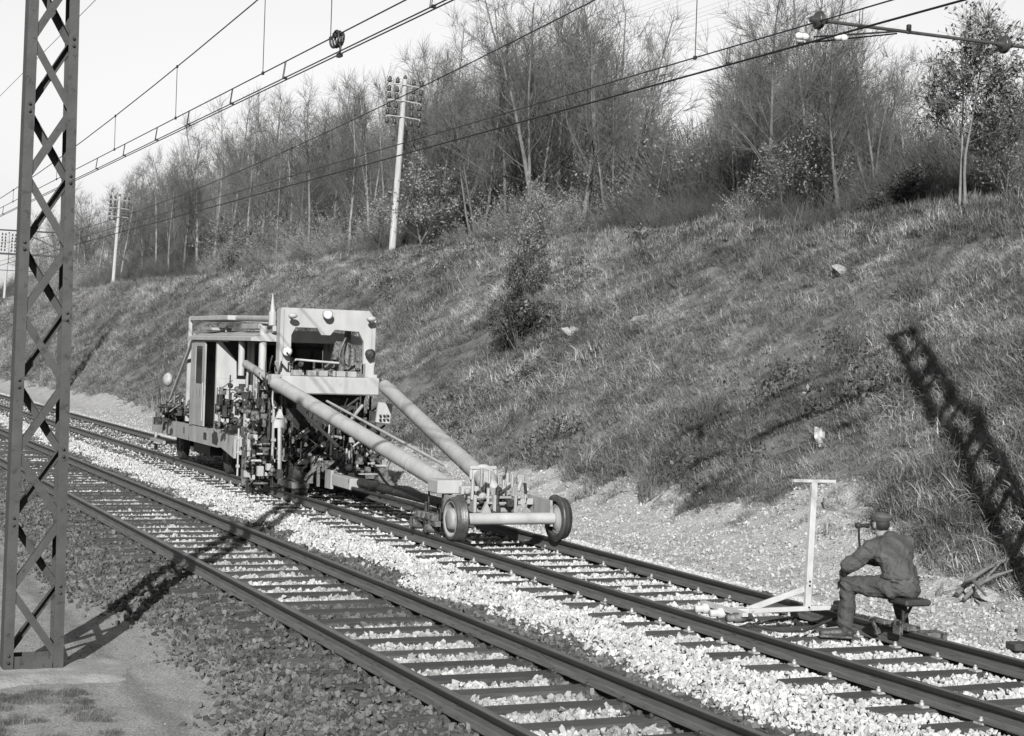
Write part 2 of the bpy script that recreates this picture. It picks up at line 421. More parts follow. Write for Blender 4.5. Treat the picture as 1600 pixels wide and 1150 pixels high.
# ================================================================== SETTING
def seg(*parts):
    out = []
    for a, b, st in parts:
        n = max(1, int(round((b - a) / st))); out += [a + (b - a) * i / n for i in range(n)]
    return out + [parts[-1][1]]
YS = seg((-60, 5, 6), (5, 30, .16), (30, 60, .35), (60, 200, 1.2), (200, 700, 25))
grid_sheet('path', seg((-40, 0, 5), (0, 1, .4), (1, 3.75, .12)), YS, 'path', H)
grid_sheet('ballast_bed', seg((3.75, 6.9, .1)), YS, 'bed_dark', H)
grid_sheet('ballast_bed', seg((6.9, 11.1, .12)), YS, 'bed_white', H)
def grass_edge(y):
    """X at which the grass begins: ragged, higher up behind the slipped gravel"""
    y = np.asarray(y, float)
    e = np.interp(y, [15.2, 15.9, 16.7, 17.5, 18.7, 19.3, 20.5, 20.9, 22.2, 22.6, 23.3, 23.8, 26.3, 28.7, 30.8, 33.5, 37.8, 43, 62, 82],
                  [13.1, 13.1, 13.0, 13.3, 13.85, 14.0, 14.1, 13.75, 13.45, 13.15, 13.25, 13.7, 13.75, 13.55, 13.4, 13.4, 13.5, 13.75, 13.3, 13.4])
    return e + .35 * fbm(y * 1.9, 4 + 0 * y, 83) + .25 * fbm(y * 6, 4 + 0 * y, 84)
grid_sheet('gravel_verge', seg((0, 1, .045)), YS, 'verge', H, warp=lambda X, Y: 11.1 + X * (grass_edge(Y) + .1 - 11.1))
grid_sheet('embankment', seg((0, 1, .019)), YS, 'slope_soil', H, warp=lambda X, Y: grass_edge(Y) + .1 + X * (22 - grass_edge(Y) - .1))
grid_sheet('embankment', seg((22, 26, .5)), YS, 'slope_soil', H)
grid_sheet('woodland_ground', seg((26, 60, 2.), (60, 700, 40)), seg((-60, 200, 4.), (200, 700, 25)), 'wood_soil', H)
_gm = MB(); _gm.add([(-3000, -3000, -1.2), (3000, -3000, -1.2), (3000, 3000, -1.2), (-3000, 3000, -1.2)], [(0, 1, 2, 3)])
_go = _gm.build('ground', 'wood_soil'); _go['kind'] = 'structure'

# ------------------------------------------------------------------ stones
def stone_variant(sd, sub=1):
    """angular broken stone: hull of random points"""
    import bmesh
    rr = random.Random(sd); bm = bmesh.new()
    for i in range(11 if sub == 1 else 26):
        v = V((rr.gauss(0, 1), rr.gauss(0, 1), rr.gauss(0, 1))).normalized() * rr.uniform(.8, 1.15); bm.verts.new((v.x, v.y * rr.uniform(.75, 1), v.z * .85))
    r = bmesh.ops.convex_hull(bm, input=bm.verts); bmesh.ops.delete(bm, geom=[e for e in r['geom_interior'] if isinstance(e, bmesh.types.BMVert)], context='VERTS')
    bmesh.ops.recalc_face_normals(bm, faces=bm.faces); bm.verts.index_update()
    out = [v.co.copy() for v in bm.verts], [tuple(x.index for x in f.verts) for f in bm.faces]; bm.free(); return out
STONES = [stone_variant(i) for i in range(14)]
def rand_rot(n): return RNG.uniform(-PI, PI, (n, 3))
def spread(x0, x1, y0, y1, dens, yref, power=1.2):
    """random points, density falls with distance beyond yref"""
    n = int((x1 - x0) * (y1 - y0) * dens)
    x = RNG.uniform(x0, x1, n); y = RNG.uniform(y0, y1, n)
    k = RNG.uniform(0, 1, n) < np.minimum(1, (yref / y) ** power)
    return x[k], y[k]
SP = .6                         # sleeper pitch
def sleeper_mask(x, y, c, half, off, w=.135):
    ph = np.abs(((y - off) / SP + .5) % 1 - .5) * SP
    return (ph < w) & (np.abs(x - c) < half)
def off_rails(x, w=.075):
    ok = np.ones(len(x), bool)
    for r in RX: ok &= np.abs(x - r) > w
    return ok
C1, C2 = (RX[0] + RX[1]) / 2, (RX[2] + RX[3]) / 2
OFF1, OFF2 = .17, .36

def place_stones(name, x, y, r0, r1, m, lift=0., label=None):
    n = len(x); s = r0 + (r1 - r0) * RNG.uniform(0, 1, n) ** 1.8
    sc = np.stack([s * RNG.uniform(.8, 1.3, n), s * RNG.uniform(.8, 1.2, n), s * RNG.uniform(.75, 1.1, n)], 1)
    z = H(x, y) + s * RNG.uniform(-.1, .75, n) + lift
    o = scatter(name, STONES, np.stack([x, y, z], 1), rand_rot(n), sc, m)
    return tag(o, label, 'ballast')
# old dark ballast beside and in the near track
x, y = spread(2.9, 7.15, 9.5, 75, 1000, 16)
edge = np.interp(y, [11, 12, 13.5, 15.6, 17.6, 19.6, 25], [3.1, 3.15, 3.4, 3.6, 3.4, 3.25, 3.2]) + .5 * fbm(x * .9, y * .8, 41) + .35 * RNG.normal(0, .35, len(y))
white_crib = (vnoise(np.floor((y - OFF1) / SP), 0 * y, 51) < np.interp(y, [10, 15.2, 15.7, 17.0, 17.5, 24, 30, 60], [1, 1, .05, .05, 1, .95, .6, .45])) & (np.abs(x - C1 - .05) < .50 + .25 * fbm(x * 2, y * 1.3, 4)) & ~sleeper_mask(x, y, C1, 1.32, OFF1, .135)
wl = 6.90 + .8 * fbm(y * 1.1, x * .3, 61) + .2 * RNG.normal(0, .4, len(y))          # ragged edge of the fresh ballast
k = (x > edge) & off_rails(x) & ~white_crib & (x < wl + .1)
on_sl = sleeper_mask(x, y, C1, 1.3, OFF1)
inside = np.abs(x - C1) < .7
k &= ~(on_sl & (inside | (RNG.uniform(0, 1, len(x)) < .62)))
lift1 = np.where(on_sl, .045, 0.)[k]
place_stones('old_ballast', x[k], y[k], .010, .044, 'stone_dark', lift1, 'dark weathered ballast stones around the near track')
kw = white_crib & off_rails(x, .12)
place_stones('crib_ballast', x[kw], y[kw], .016, .042, 'stone_dirty', .004, 'white ballast stones between the sleepers of the near track')
# fresh white ballast of the far track
x, y = spread(6.3, 11.4, 9.5, 95, 900, 17)
wl = 6.90 + .8 * fbm(y * 1.1, x * .3, 61) + .2 * RNG.normal(0, .4, len(y))
k = (x > wl) & (x < 11.1 + .5 * fbm(y * .8, x, 71)) & off_rails(x) & ~sleeper_mask(x, y, C2, 1.28, OFF2, .125)
shoulder = np.where(x[k] < 7.75, .02, np.where(x[k] > 10.3, .0, .012))
place_stones('fresh_ballast', x[k], y[k], .015, .038, 'stone_white', shoulder, 'fresh white ballast stones heaped around the far track')
# finer gravel on the verge, thinning out up the slope
x, y = spread(10.9, 15.0, 9.5, 70, 520, 16)
top = grass_edge(y) + .15 + .3 * fbm(x * 2, y * 2, 85)
k = (x < top)
place_stones('verge_gravel', x[k], y[k], .005, .036, 'stone_gravel', -.004, 'pale loose gravel at the foot of the embankment')
# a few loose stones on the path
x, y = spread(1.0, 3.6, 9.5, 32, 420, 13)
place_stones('path_stones', x, y, .003, .010, 'stone_path', -.002, 'scattered small pale stones on the trodden path')

# ------------------------------------------------------------------ tracks
def rail_profile():
    hs = [(-.068, 0), (-.068, .009), (-.014, .022), (-.008, .034), (-.008, .096), (-.014, .104), (-.036, .108), (-.036, .134), (-.031, .141), (-.014, .143)]
    return hs + [(-a, b) for a, b in hs[::-1]]
def rail_mesh(y0, y1):
    pr = rail_profile(); n = len(pr); ys = seg((y0, 5, 15), (5, 60, 5), (60, y1, 20)); vs = []; fs = []
    for yy in ys: vs += [(a, yy, b) for a, b in pr]
    for i in range(len(ys) - 1):
        for k in range(n): fs.append((i * n + k, i * n + (k + 1) % n, (i + 1) * n + (k + 1) % n, (i + 1) * n + k))
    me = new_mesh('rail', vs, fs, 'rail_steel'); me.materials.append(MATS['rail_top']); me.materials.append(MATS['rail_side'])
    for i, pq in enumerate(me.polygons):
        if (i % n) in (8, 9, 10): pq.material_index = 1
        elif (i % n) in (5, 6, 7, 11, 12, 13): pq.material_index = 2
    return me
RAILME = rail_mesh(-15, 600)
def sleeper_mesh(sd):
    rr = random.Random(sd); b = MB(); hw = .122
    xs = [-1.3, -1.28, -.8, -.3, .3, .8, 1.28, 1.3]; vs = []; fs = []
    for i, xx in enumerate(xs):
        w = hw * (.86 if i in (0, 7) else rr.uniform(.95, 1.04)); t = rr.uniform(-.006, .0) - (.012 if i in (0, 7) else 0)
        vs += [(xx, -w, -.13), (xx, -w, t - .012), (xx, -w + .014, t), (xx, w - .014, t), (xx, w, t - .012), (xx, w, -.13)]
    for i in range(len(xs) - 1):
        for k in range(6): fs.append((i * 6 + k, i * 6 + (k + 1) % 6, i * 6 + 6 + (k + 1) % 6, i * 6 + 6 + k))
    fs += [tuple(range(6))[::-1], tuple(range(len(vs) - 6, len(vs)))]
    return new_mesh('sleeper', vs, fs, 'sleeper_wood')
SLEEPERS = [sleeper_mesh(i) for i in range(5)]
_cb = MB(); _cb.box((-.032, -.05, -.004), (.032, .05, .012)).lathe((0, 0, .012), (0, 0, 1), [(0, .019), (.02, .019), (.022, .011), (.038, .011), (.04, .0)], 8)
CLIPME = _cb.mesh('rail_clip', 'clip_metal')
_cb2 = MB(); _cb2.box((-.032, -.05, -.004), (.032, .05, .012)).lathe((0, 0, .012), (0, 0, 1), [(0, .017), (.018, .017), (.02, .008), (.03, .0)], 8)
CLIPDARK = _cb2.mesh('rail_clip', 'dark_iron')
def track(cx, rz, off, label, clips, y1=95):
    root = empty('railway_track', (cx, 0, rz), label, 'railway track')
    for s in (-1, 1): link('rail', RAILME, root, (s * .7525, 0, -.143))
    i0 = int(math.ceil((5 - off) / SP)); i1 = int((y1 - off) / SP)
    for i in range(i0, i1):
        yy = off + i * SP
        sl = link('sleeper', SLEEPERS[i % 5], root, (random.uniform(-.05, .05), yy + random.uniform(-.02, .02), -.157))
        sl.rotation_euler = (random.uniform(-.012, .012), random.uniform(-.004, .004), random.uniform(-.02, .02) + (PI if random.random() < .5 else 0))
        if yy < 45:
            flip = abs(sl.rotation_euler.z) > 1
            for s in (-1, 1):
                for t in (-1, 1):
                    link('rail_clip', CLIPME if clips else CLIPDARK, sl, (s * .7525 + t * .088, 0, 0))
    far = MB()
    for i in range(i1, int((260 - off) / SP)):
        yy = off + i * SP
        far.box((cx - 1.3, yy - .12, rz - .25), (cx + 1.3, yy + .12, rz - .157))
    fo = far.build('far_sleepers', 'sleeper_wood', root); fo['kind'] = 'stuff'
    return root
track(C1, 0, OFF1, 'near railway track with dark oily sleepers beside the trodden path', False)
track(C2, DZ, OFF2, 'far railway track in fresh white ballast carrying the tamping machine', True)

# ------------------------------------------------------------------ grass and undergrowth
def grass_variant(sd, n=84, hgt=.25, wid=.0034, spreadr=.22, droop=1.35):
    rr = random.Random(sd); vs = []; fs = []; sh = []
    for i in range(n):
        a = rr.uniform(0, 2 * PI); q = spreadr * math.sqrt(rr.random()); bx, by = q * math.cos(a), q * math.sin(a)
        ln = hgt * rr.uniform(.5, 1.15); dr = rr.uniform(.3, 1.1) * droop
        # blades lean downhill (towards -x) and sideways
        dx, dy = -.22 + rr.gauss(0, .8), rr.gauss(0, .8); nn = math.hypot(dx, dy) or 1; dx /= nn; dy /= nn
        px, py = -dy, dx; w = wid * rr.uniform(.6, 1.5); s = rr.choice([.10, .14, .19, .24, .30, .38]); b0 = len(vs)
        for t in (0, .35, .7, 1.0):
            out = ln * (t ** 1.7) * dr * .75; up = ln * (t - .55 * dr * t * t)
            ww = w * (1 - t * .85)
            vs += [(bx + dx * out - px * ww, by + dy * out - py * ww, up - .02), (bx + dx * out + px * ww, by + dy * out + py * ww, up - .02)]
            sh += [s, s]
        for k in range(3): fs.append((b0 + 2 * k, b0 + 2 * k + 1, b0 + 2 * k + 3, b0 + 2 * k + 2))
    return (vs, fs), sh
_gv = [grass_variant(i) for i in range(8)]
GV, GS = [a for a, b in _gv], [b for a, b in _gv]
x1_, y1_ = spread(13.0, 21.5, 11, 62, 64, 24, 1.0)
x2_, y2_ = spread(13.4, 22.5, 62, 185, 12, 120, 1.0)
x = np.concatenate([x1_, x2_]); y = np.concatenate([y1_, y2_])
base = grass_edge(y)
bare = fbm(x * .55, y * .5, 91) > .235
k = ((x > base) | ((x > base - 1.1) & (RNG.uniform(0, 1, len(x)) < .035 + .10 * (fbm(x * 1.3, y * 1.3, 151) > .12)))) & ~(bare & (RNG.uniform(0, 1, len(x)) < .85))
x, y = x[k], y[k]; n = len(x)
tall = 1 + .9 * np.clip(fbm(x * .5, y * .45, 95) * 2, -.4, .8) + np.where(x > 19.3, .25, 0)
sc = RNG.uniform(.6, 1.25, n) * tall * np.where(y > 62, 1.35, 1.0)
rot = np.stack([RNG.uniform(-.2, .2, n), -.45 * np.clip((20.4 - x) / 1.5, 0, 1) + RNG.uniform(-.2, .2, n), RNG.uniform(-1.4, 1.4, n)], 1)
pale = (x > 19.0 + 1.2 * fbm(y * .3, x * .1, 99)) & (RNG.uniform(0, 1, n) < .75)
pale |= (fbm(x * .5, y * .28, 103) > .16) & (RNG.uniform(0, 1, n) < .6)
q = ~pale
tag(scatter('grass', GV, np.stack([x, y, H(x, y)], 1)[q], rot[q], sc[q], 'grass', GS), 'matted dry grass covering the embankment', 'grass')
GS2 = [[v * 1.35 for v in sh] for sh in GS]
tag(scatter('pale_grass', GV, np.stack([x, y, H(x, y)], 1)[pale], rot[pale], sc[pale] * .9, 'grass', GS2), 'paler bleached grass along the crest and in patches of the embankment', 'grass')
# low dark scrub in patches
def scrub_variant(sd, n=70):
    rr = random.Random(sd); vs = []; fs = []
    for i in range(n):
        d = V((rr.gauss(0, .5), rr.gauss(0, .5), abs(rr.gauss(.25, .2)))); p = d * .42; x_ = V((rr.gauss(0, 1), rr.gauss(0, 1), rr.gauss(0, 1))).normalized(); y_ = x_.cross(V((rr.gauss(0, 1), rr.gauss(0, 1), .3))).normalized(); s_ = rr.uniform(.02, .045); b0 = len(vs)
        vs += [p - x_ * s_, p + y_ * s_ * .5, p + x_ * s_, p - y_ * s_ * .5]; fs.append((b0, b0 + 1, b0 + 2, b0 + 3))
    return vs, fs
xs_, ys_ = spread(13.3, 20.8, 12, 110, 3.2, 40, 1.0)
kk = (fbm(xs_ * .42, ys_ * .34, 111) > .10) & (xs_ > grass_edge(ys_) + .05); xs_, ys_ = xs_[kk], ys_[kk]; n2 = len(xs_)
tag(scatter('scrub', [scrub_variant(i) for i in range(5)], np.stack([xs_, ys_, H(xs_, ys_) + .05], 1), np.stack([RNG.uniform(-.3, .3, n2), RNG.uniform(-.8, -.2, n2), RNG.uniform(-PI, PI, n2)], 1), RNG.uniform(.6, 1.5, n2), 'leaf_dark'), 'low dark scrub growing in patches on the embankment', 'scrub')
# weeds along the path and a dark tuft by the mast foot
x, y = spread(.8, 2.45, 10, 13.85, 260, 20); k = (fbm(x * 1.5, y * 1.5, 121) > -.12); x, y = x[k], y[k]; n = len(x)
tag(scatter('path_grass', GV[:3], np.stack([x, y, H(x, y)], 1), np.stack([RNG.uniform(-.2, .2, n), RNG.uniform(-.2, .2, n), RNG.uniform(-PI, PI, n)], 1),
    RNG.uniform(.12, .34, n), 'grass', [[v * .55 for v in sh] for sh in GS[:3]]), 'low dry grass beside the mast foundation', 'grass')

def brush_variant(sd, n=46, hgt=1.6, r=.7, leaves=0):
    """a leafless thicket bush: thin rising twigs"""
    rr = random.Random(sd); b = MB()
    for i in range(n):
        a = rr.uniform(0, 2 * PI); q = .35 * r * math.sqrt(rr.random()); p = V((q * math.cos(a), q * math.sin(a), -.05))
        d = V((rr.gauss(0, .33), rr.gauss(0, .33), 1)).normalized(); ln = hgt * rr.uniform(.4, 1.1); pts = [p]
        for s in range(3):
            d = (d + V((rr.gauss(0, .16), rr.gauss(0, .16), 0))).normalized(); pts.append(pts[-1] + d * ln / 3)
        b.tube(pts, [.009, .007, .005, .002], 3, False)
        for s in range(5):
            t = rr.uniform(.25, .95) * 3; k = min(2, int(t)); q0 = pts[k].lerp(pts[k + 1], t - k)
            d2 = (d + V((rr.gauss(0, .7), rr.gauss(0, .7), rr.gauss(0, .3)))).normalized()
            b.tube([q0, q0 + d2 * ln * rr.uniform(.12, .35)], [.004, .0015], 3, False)
            for _ in range(leaves):
                p = q0 + d2 * ln * rr.uniform(.05, .35) + V((rr.gauss(0, .05), rr.gauss(0, .05), rr.gauss(0, .05))); x_ = V((rr.gauss(0, 1), rr.gauss(0, 1), rr.gauss(0, 1))).normalized(); y_ = x_.cross(V((rr.gauss(0, 1), rr.gauss(0, 1), .3))).normalized(); s_ = rr.uniform(.02, .045)
                b.add([p - x_ * s_, p + y_ * s_ * .5, p + x_ * s_, p - y_ * s_ * .5], [(0, 1, 2, 3)])
    return b.v, b.f
BR = [brush_variant(i) for i in range(6)]
x, y = [], []
for _ in range(9000):
    xx = 21.9 + abs(random.gauss(0, 6.5)); yy = random.uniform(20, 195)
    x.append(xx); y.append(yy)
x = np.array(x); y = np.array(y); k = RNG.uniform(0, 1, len(x)) < np.where(y < 70, 1.0, .75); x, y = x[k], y[k]
n = len(x)
sc = RNG.uniform(.45, 1.15, n) * (1 + .5 * fbm(x * .2, y * .2, 33) * 2) * np.clip(.5 + (x - 21.9) * .30, .45, 1.9)
tag(scatter('undergrowth', BR, np.stack([x, y, H(x, y)], 1), np.stack([RNG.uniform(-.15, .15, n), RNG.uniform(-.15, .15, n), RNG.uniform(-PI, PI, n)], 1),
    sc, 'brush'), 'leafless brushwood thicket filling the edge of the wood', 'undergrowth')
LB = [brush_variant(60 + i, 34, 1.7, .8, 3) for i in range(4)]
x = 21.8 + np.abs(RNG.normal(0, 4.5, 2600)); y = RNG.uniform(22, 190, 2600); k = (fbm(x * .12, y * .1, 131) + .10 * (y < 52) > .02); x, y = x[k], y[k]; n = len(x)
tag(scatter('leafy_undergrowth', LB, np.stack([x, y, H(x, y)], 1), np.stack([RNG.uniform(-.15, .15, n), RNG.uniform(-.15, .15, n), RNG.uniform(-PI, PI, n)], 1),
    RNG.uniform(.5, 1.2, n) * np.clip(.5 + (x - 21.5) * .3, .5, 1.7), 'leaf_dry'), 'thicket of saplings with a few dry leaves under the trees', 'undergrowth')

# ================================================================== LINESIDE STRUCTURES
MAST_H = 8.25
def make_mast(label, group):
    """lattice mast standing at the origin: two channel legs, front and rear lacing bars, plates"""
    root = empty('lattice_mast', (0, 0, 0), label, 'mast', group)
    half = lambda z: (.247 + (.208 - .247) * z / 5.6) - .042          # leg centre line
    dy = .10
    for s in (-1, 1):
        leg = MB()
        for z0, z1 in ((0, MAST_H),):
            a0, a1 = half(z0) * s, half(z1) * s
            # web facing outwards, flanges front and back pointing inwards
            leg.beam((a0 + s * .038, 0, z0), (a1 + s * .038, 0, z1), .007, .20, up=(0, 1, 0))
            for t in (-1, 1): leg.beam((a0, t * dy, z0), (a1, t * dy, z1), .083, .009, up=(0, 1, 0))
        leg.build('leg', 'mast_paint', root)
    pitch = .575
    for face, ph, t in (('front', 0, -1), ('rear', 1, 1)):
        i = 0; z = .10
        while z + pitch < MAST_H - .1:
            s = 1 if (i + ph) % 2 else -1
            a = V((-s * (half(z) - .0), t * (dy - .012 * t * -1), z)); b = V((s * half(z + pitch), t * (dy + .012 * t * 0), z + pitch))
            yo = t * (dy - .010)
            a.y = b.y = yo
            bar = MB(); bar.beam(a, b, .062, .007, up=(0, 1, 0))
            d = (b - a).normalized(); side = d.cross(V((0, 1, 0))).normalized()
            if side.z < 0: side = -side
            # standing flange of the angle iron
            f = -t * .029
            bar.beam(a + side * .028 + V((0, f, 0)), b + side * .028 + V((0, f, 0)), .006, .058, up=(0, 1, 0))
            bo = bar.build('lacing_bar', 'mast_paint', root)
            z += pitch; i += 1
    bolts = MB(); z = .1; i = 0
    while z < MAST_H - .1:
        s = -1 if i % 2 == 0 else 1
        for dz in (-.03, .03): bolts.lathe((s * half(z), -dy - .005, z + dz + .0), (0, -1, 0), [(0, .014), (.012, .014), (.014, 0)], 6)
        z += pitch; i += 1
    bolts.build('bolts', 'dark_iron', root)
    for z in (.0, MAST_H - .14):
        for t in (-1, 1): pl = MB(); pl.box((-half(z) + .05, t * dy - .004, z), (half(z) - .05, t * dy + .004, z + .12)); pl.build('tie_plate', 'mast_paint', root)
    return root
def add_arms(root, s, near=False):
    """cantilevers over the track: s=+1 points to +X, -1 to -X. coordinates relative to the mast"""
    zt = MAST_H - .33
    a = MB(); a.tube([(s * .18, 0, zt), (s * 3.9, 0, zt - .02)], .014 if near else .035, 8)
    a.beam((s * .2, 0, zt - .9), (s * 2.2, 0, zt - .04), .02 if near else .05, .02 if near else .05)
    o = a.build('top_arm', 'mast_paint', root)
    if not near: a = MB(); a.beam((s * .2, 0, 6.78), (s * 3.6, 0, 6.80), .09, .09); a.build('support_arm', 'mast_paint', root)
    b = MB(); b.tube([(s * .18, 0, 6.02), (s * (2.85 if near else 3.55), 0, 6.02 + (.12 if near else 0))], .032 if near else .017, 8)
    b.build('registration_arm', 'mast_paint', root)
    for q in (() if near else (1.36, 3.55)):
        c = MB(); c.lathe((s * (q - .05), 0, 6.02), (1, 0, 0), [(-.09, .0), (-.09, .028), (-.035, .03), (-.03, .075), (-.012, .09), (0, .035), (.015, .088), (.03, .07), (.035, .03), (.09, .028), (.09, 0)], 16); c.build('insulator', 'insulator', root)
    c = MB(); c.lathe((s * 3.42, 0, zt - .40), (0, 0, 1), [(0, .0), (0, .04), (.05, .09), (.09, .04), (.12, .04), (.17, .09), (.21, .04), (.24, .03), (.4, .012)], 12)
    c.build('insulator', 'insulator', root)
NEAR_X, FAR_X = 2.175, 12.55
mg = 'lattice masts along the railway'
m1 = make_mast('grey steel lattice mast on a concrete base beside the path', None)
m1b = copy_tree(m1); add_arms(m1, 1, True); add_arms(m1b, 1)
m1.location = (NEAR_X, 14.75, -.31); m1.rotation_euler = (0, 0, 0)
flab = 'lattice mast standing at the foot of the grassy embankment'
far_masts = []
for xx, yy in ((FAR_X, 13.62), (13.35, 83.0)):
    m = copy_tree(m1b) if far_masts else m1b; m['label'] = flab; m['group'] = mg; m.location = (xx, yy, -.30); m.rotation_euler = (0, 0, PI)
    far_masts.append(m)
m = copy_tree(m1); m['label'] = 'lattice mast farther along the path side of the line'; m.location = (NEAR_X, 84.0, -.32)
fb = MB(); nx_, ny_ = 22, 18
for j in range(ny_ + 1):
    for i in range(nx_ + 1):
        xx, yy = 1.35 + 1.75 * i / nx_, 14.05 + 1.3 * j / ny_; e = max(abs(xx - 2.2) / .86, abs(yy - 14.72) / .62) + .5 * float(fbm(np.array([xx * 3]), np.array([yy * 3]), 141)[0])
        fb.v.append((xx, yy, -.296 - .06 * min(1, max(0, (e - .45) / .6)) ** 1.1 + .02 * float(fbm(np.array([xx * 9]), np.array([yy * 9]), 142)[0])))
for j in range(ny_):
    for i in range(nx_): fb.f.append((j * (nx_ + 1) + i, j * (nx_ + 1) + i + 1, (j + 1) * (nx_ + 1) + i + 1, (j + 1) * (nx_ + 1) + i)); fb.sm.append(True)
tag(fb.build('mast_foundation', 'concrete'), 'low worn concrete foundation under the lattice mast by the path', 'foundation')
fb = MB(); fb.box((FAR_X - .5, 13.2, -.5), (FAR_X + .5, 14.1, Hs(FAR_X, 13.62) - .0), .04)
tag(fb.build('mast_foundation', 'concrete'), 'concrete foundation of the mast at the embankment foot', 'foundation')

# ------------------------------------------------------------------ overhead wires
def sag_line(X, y0, y1, z_end, z_mid, n=24):
    ym = (y0 + y1) / 2
    return [V((X, y0 + (y1 - y0) * i / n, z_mid + (z_end - z_mid) * ((y0 + (y1 - y0) * i / n - ym) / ((y1 - y0) / 2)) ** 2)) for i in range(n + 1)]
def catenary(X, ysup, zm_end, zm_mid, z_aux, z_con, who, drops, short, dbl):
    span = 70.2; ys = [ysup - span, ysup, ysup + span, ysup + 2 * span, ysup + 3 * span]
    def mz(yy):
        for a, b in zip(ys[:-1], ys[1:]):
            if a <= yy <= b: return zm_mid + (zm_end - zm_mid) * ((yy - (a + b) / 2) / (span / 2)) ** 2
        return zm_end
    mw = MB(); pts = []
    for a, b in zip(ys[:-1], ys[1:]): pts += sag_line(X, a, b, zm_end, zm_mid)[:-1]
    mw.tube(pts, .0085, 6, False); mo = mw.build('messenger_wire', 'wire'); tag(mo, 'sagging messenger wire hanging above the ' + who, 'wire')
    aw = MB(); aw.tube([(X, yy, z_aux) for yy in seg((ys[0], ys[-1], 10))], .0075, 6, False)
    ao = aw.build('auxiliary_wire', 'wire'); tag(ao, 'thin auxiliary wire between messenger and contact wire over the ' + who, 'wire')
    cw = MB()
    for dx in dbl: cw.tube([(X + dx, yy, z_con) for yy in seg((ys[0], ys[-1], 10))], .0072, 6, False)
    co = cw.build('contact_wire', 'wire'); tag(co, 'taut double contact wire lowest above the ' + who, 'wire')
    # droppers
    dd = [d for d in drops] + [ysup + 3 + 9.0 * k for k in range(4, 14)]
    for yy in dd:
        d = MB(); d.tube([(X, yy, z_aux), (X, yy, mz(yy))], .0055, 5)
        for z in (z_aux, mz(yy)): d.box((X - .014, yy - .02, z - .02), (X + .014, yy + .02, z + .02), .004)
        d.build('dropper', 'wire', mo)
    for yy in list(short) + [short[-1] + 4.6 * k for k in range(1, 14)]:
        d = MB()
        for t in (-.022, .022): d.tube([(X, yy + t, z_aux), (X + dbl[0], yy + t, z_con)], .0048, 4, False)
        d.box((X - .016, yy - .03, z_con + .0), (X + .016, yy + .03, z_con + .025))
        d.build('dropper', 'wire', ao)
    return mo, ao, co
# near track: supports by the mast at Y 14.75
catenary(C1, 14.75, 6.98, 5.97, 5.745, 5.545, 'near track', (17.32, 19.97, 24.66, 29.32, 35.5, 42), (14.3, 19.0, 21.4, 23.8, 25.9, 28.4, 30.9, 34.5), (-.028, .028))
catenary(C2, 13.62, 7.02, 5.95, 5.70, 5.525, 'far track', (15.9, 23.5, 31, 38.5), (12.9, 15.21, 17.49, 20.66, 24.6), (-.010, .010))
fw_ = MB(); fw_.tube([(3.6, yy, 6.55 + .0006 * (yy - 40) ** 2 * .2) for yy in seg((-10, 150, 8))], .0042, 5, False)
tag(fw_.build('feeder_wire', 'wire'), 'thin feeder wire passing high behind the lattice mast by the path', 'wire')
# coiled jumper hanging on the near track's wires
P = on_x(527, 60, C1); cb = MB()
for k, (r, dx) in enumerate(((.085, 0), (.075, .03), (.09, -.03))):
    cb.tube([P + V((dx + .02 * math.sin(t * .7), r * math.cos(t), r * math.sin(t) - .01)) for t in [i * 2 * PI / 16 for i in range(17)]], .012, 6, False)
cb.tube([P + V((0, -.05, -.05)), P + V((0, -.12, -.1)), P + V((0, -.1, -.19))], .012, 6)
cb.box(P + V((-.02, -.15, -.21)), P + V((.02, -.05, -.17))); cb.box(P + V((-.02, .03, .02)), P + V((.02, .11, .07)))
tag(cb.build('jumper_coil', 'wire'), 'coiled jumper cable clamped to the wires above the near track', 'cable coil')
# steady arms and white insulators of the far track support
sa = empty('steady_arm', (C2, 13.62, 5.5), 'pair of steady arms with white insulators holding the far contact wire', 'steady arm')
pa, pb = on_y(1420, 48, 13.62), V((C2 - .02, 13.62, 5.56))
b = MB(); b.tube([pa, pb], .010, 6); b.tube([pa + V((-.1, .05, -.03)), V((C2 + .02, 13.95, 5.55))], .008, 6); b.box(pa - V((.02, .02, .03)), pa + V((.02, .02, .06)), .006)
b.build('rod', 'wire', sa)
for q in (pb + V((.30, 0, .025)), pb + V((.06, .28, .02)), pb + V((-.1, .05, .0))):
    b = MB(); b.lathe(q - V((.07, 0, 0)), (1, 0, 0), [(0, 0), (0, .02), (.02, .034), (.06, .034), (.07, .022), (.08, .034), (.12, .034), (.14, .02), (.14, 0)], 10); b.build('insulator', 'insulator_white', sa)

# ------------------------------------------------------------------ telegraph poles and wires
def make_pole():
    root = empty('telegraph_pole', (0, 0, 0))
    b = MB(); b.tube([(0, 0, -.3), (0, 0, 3), (0, 0, 6.15)], [.125, .11, .085], 12); b.build('post', 'pole_wood', root)
    for zz, w in ((5.92, .60), (5.36, .58), (4.80, .60)):
        b = MB()
        b.tube([(-w, -.1, zz - .1), (-w - .03, -.1, zz - .04), (-w + .02, -.1, zz), (0, -.1, zz + .02), (w - .02, -.1, zz), (w + .03, -.1, zz - .04), (w, -.1, zz - .1)], .022, 6)
        arm = b.build('crossarm', 'pole_wood', root)
        for px in (-w + .01, -w * .5, w * .5, w - .01):
            for up in (1, -1):
                c = MB(); z0 = zz + (.05 if up > 0 else -.26)
                c.lathe((px, -.1, z0), (0, 0, 1), [(0, .0), (0, .06), (.04, .085), (.09, .06), (.12, .075), (.16, .055), (.2, .035), (.21, 0)], 8)
                c.build('insulator', 'insulator', arm)
    c = MB(); c.lathe((0, 0, 6.15), (0, 0, 1), [(0, .05), (.06, .07), (.12, .05), (.17, 0)], 8); c.build('insulator', 'insulator', root)
    return root
tp = make_pole(); POLES = []
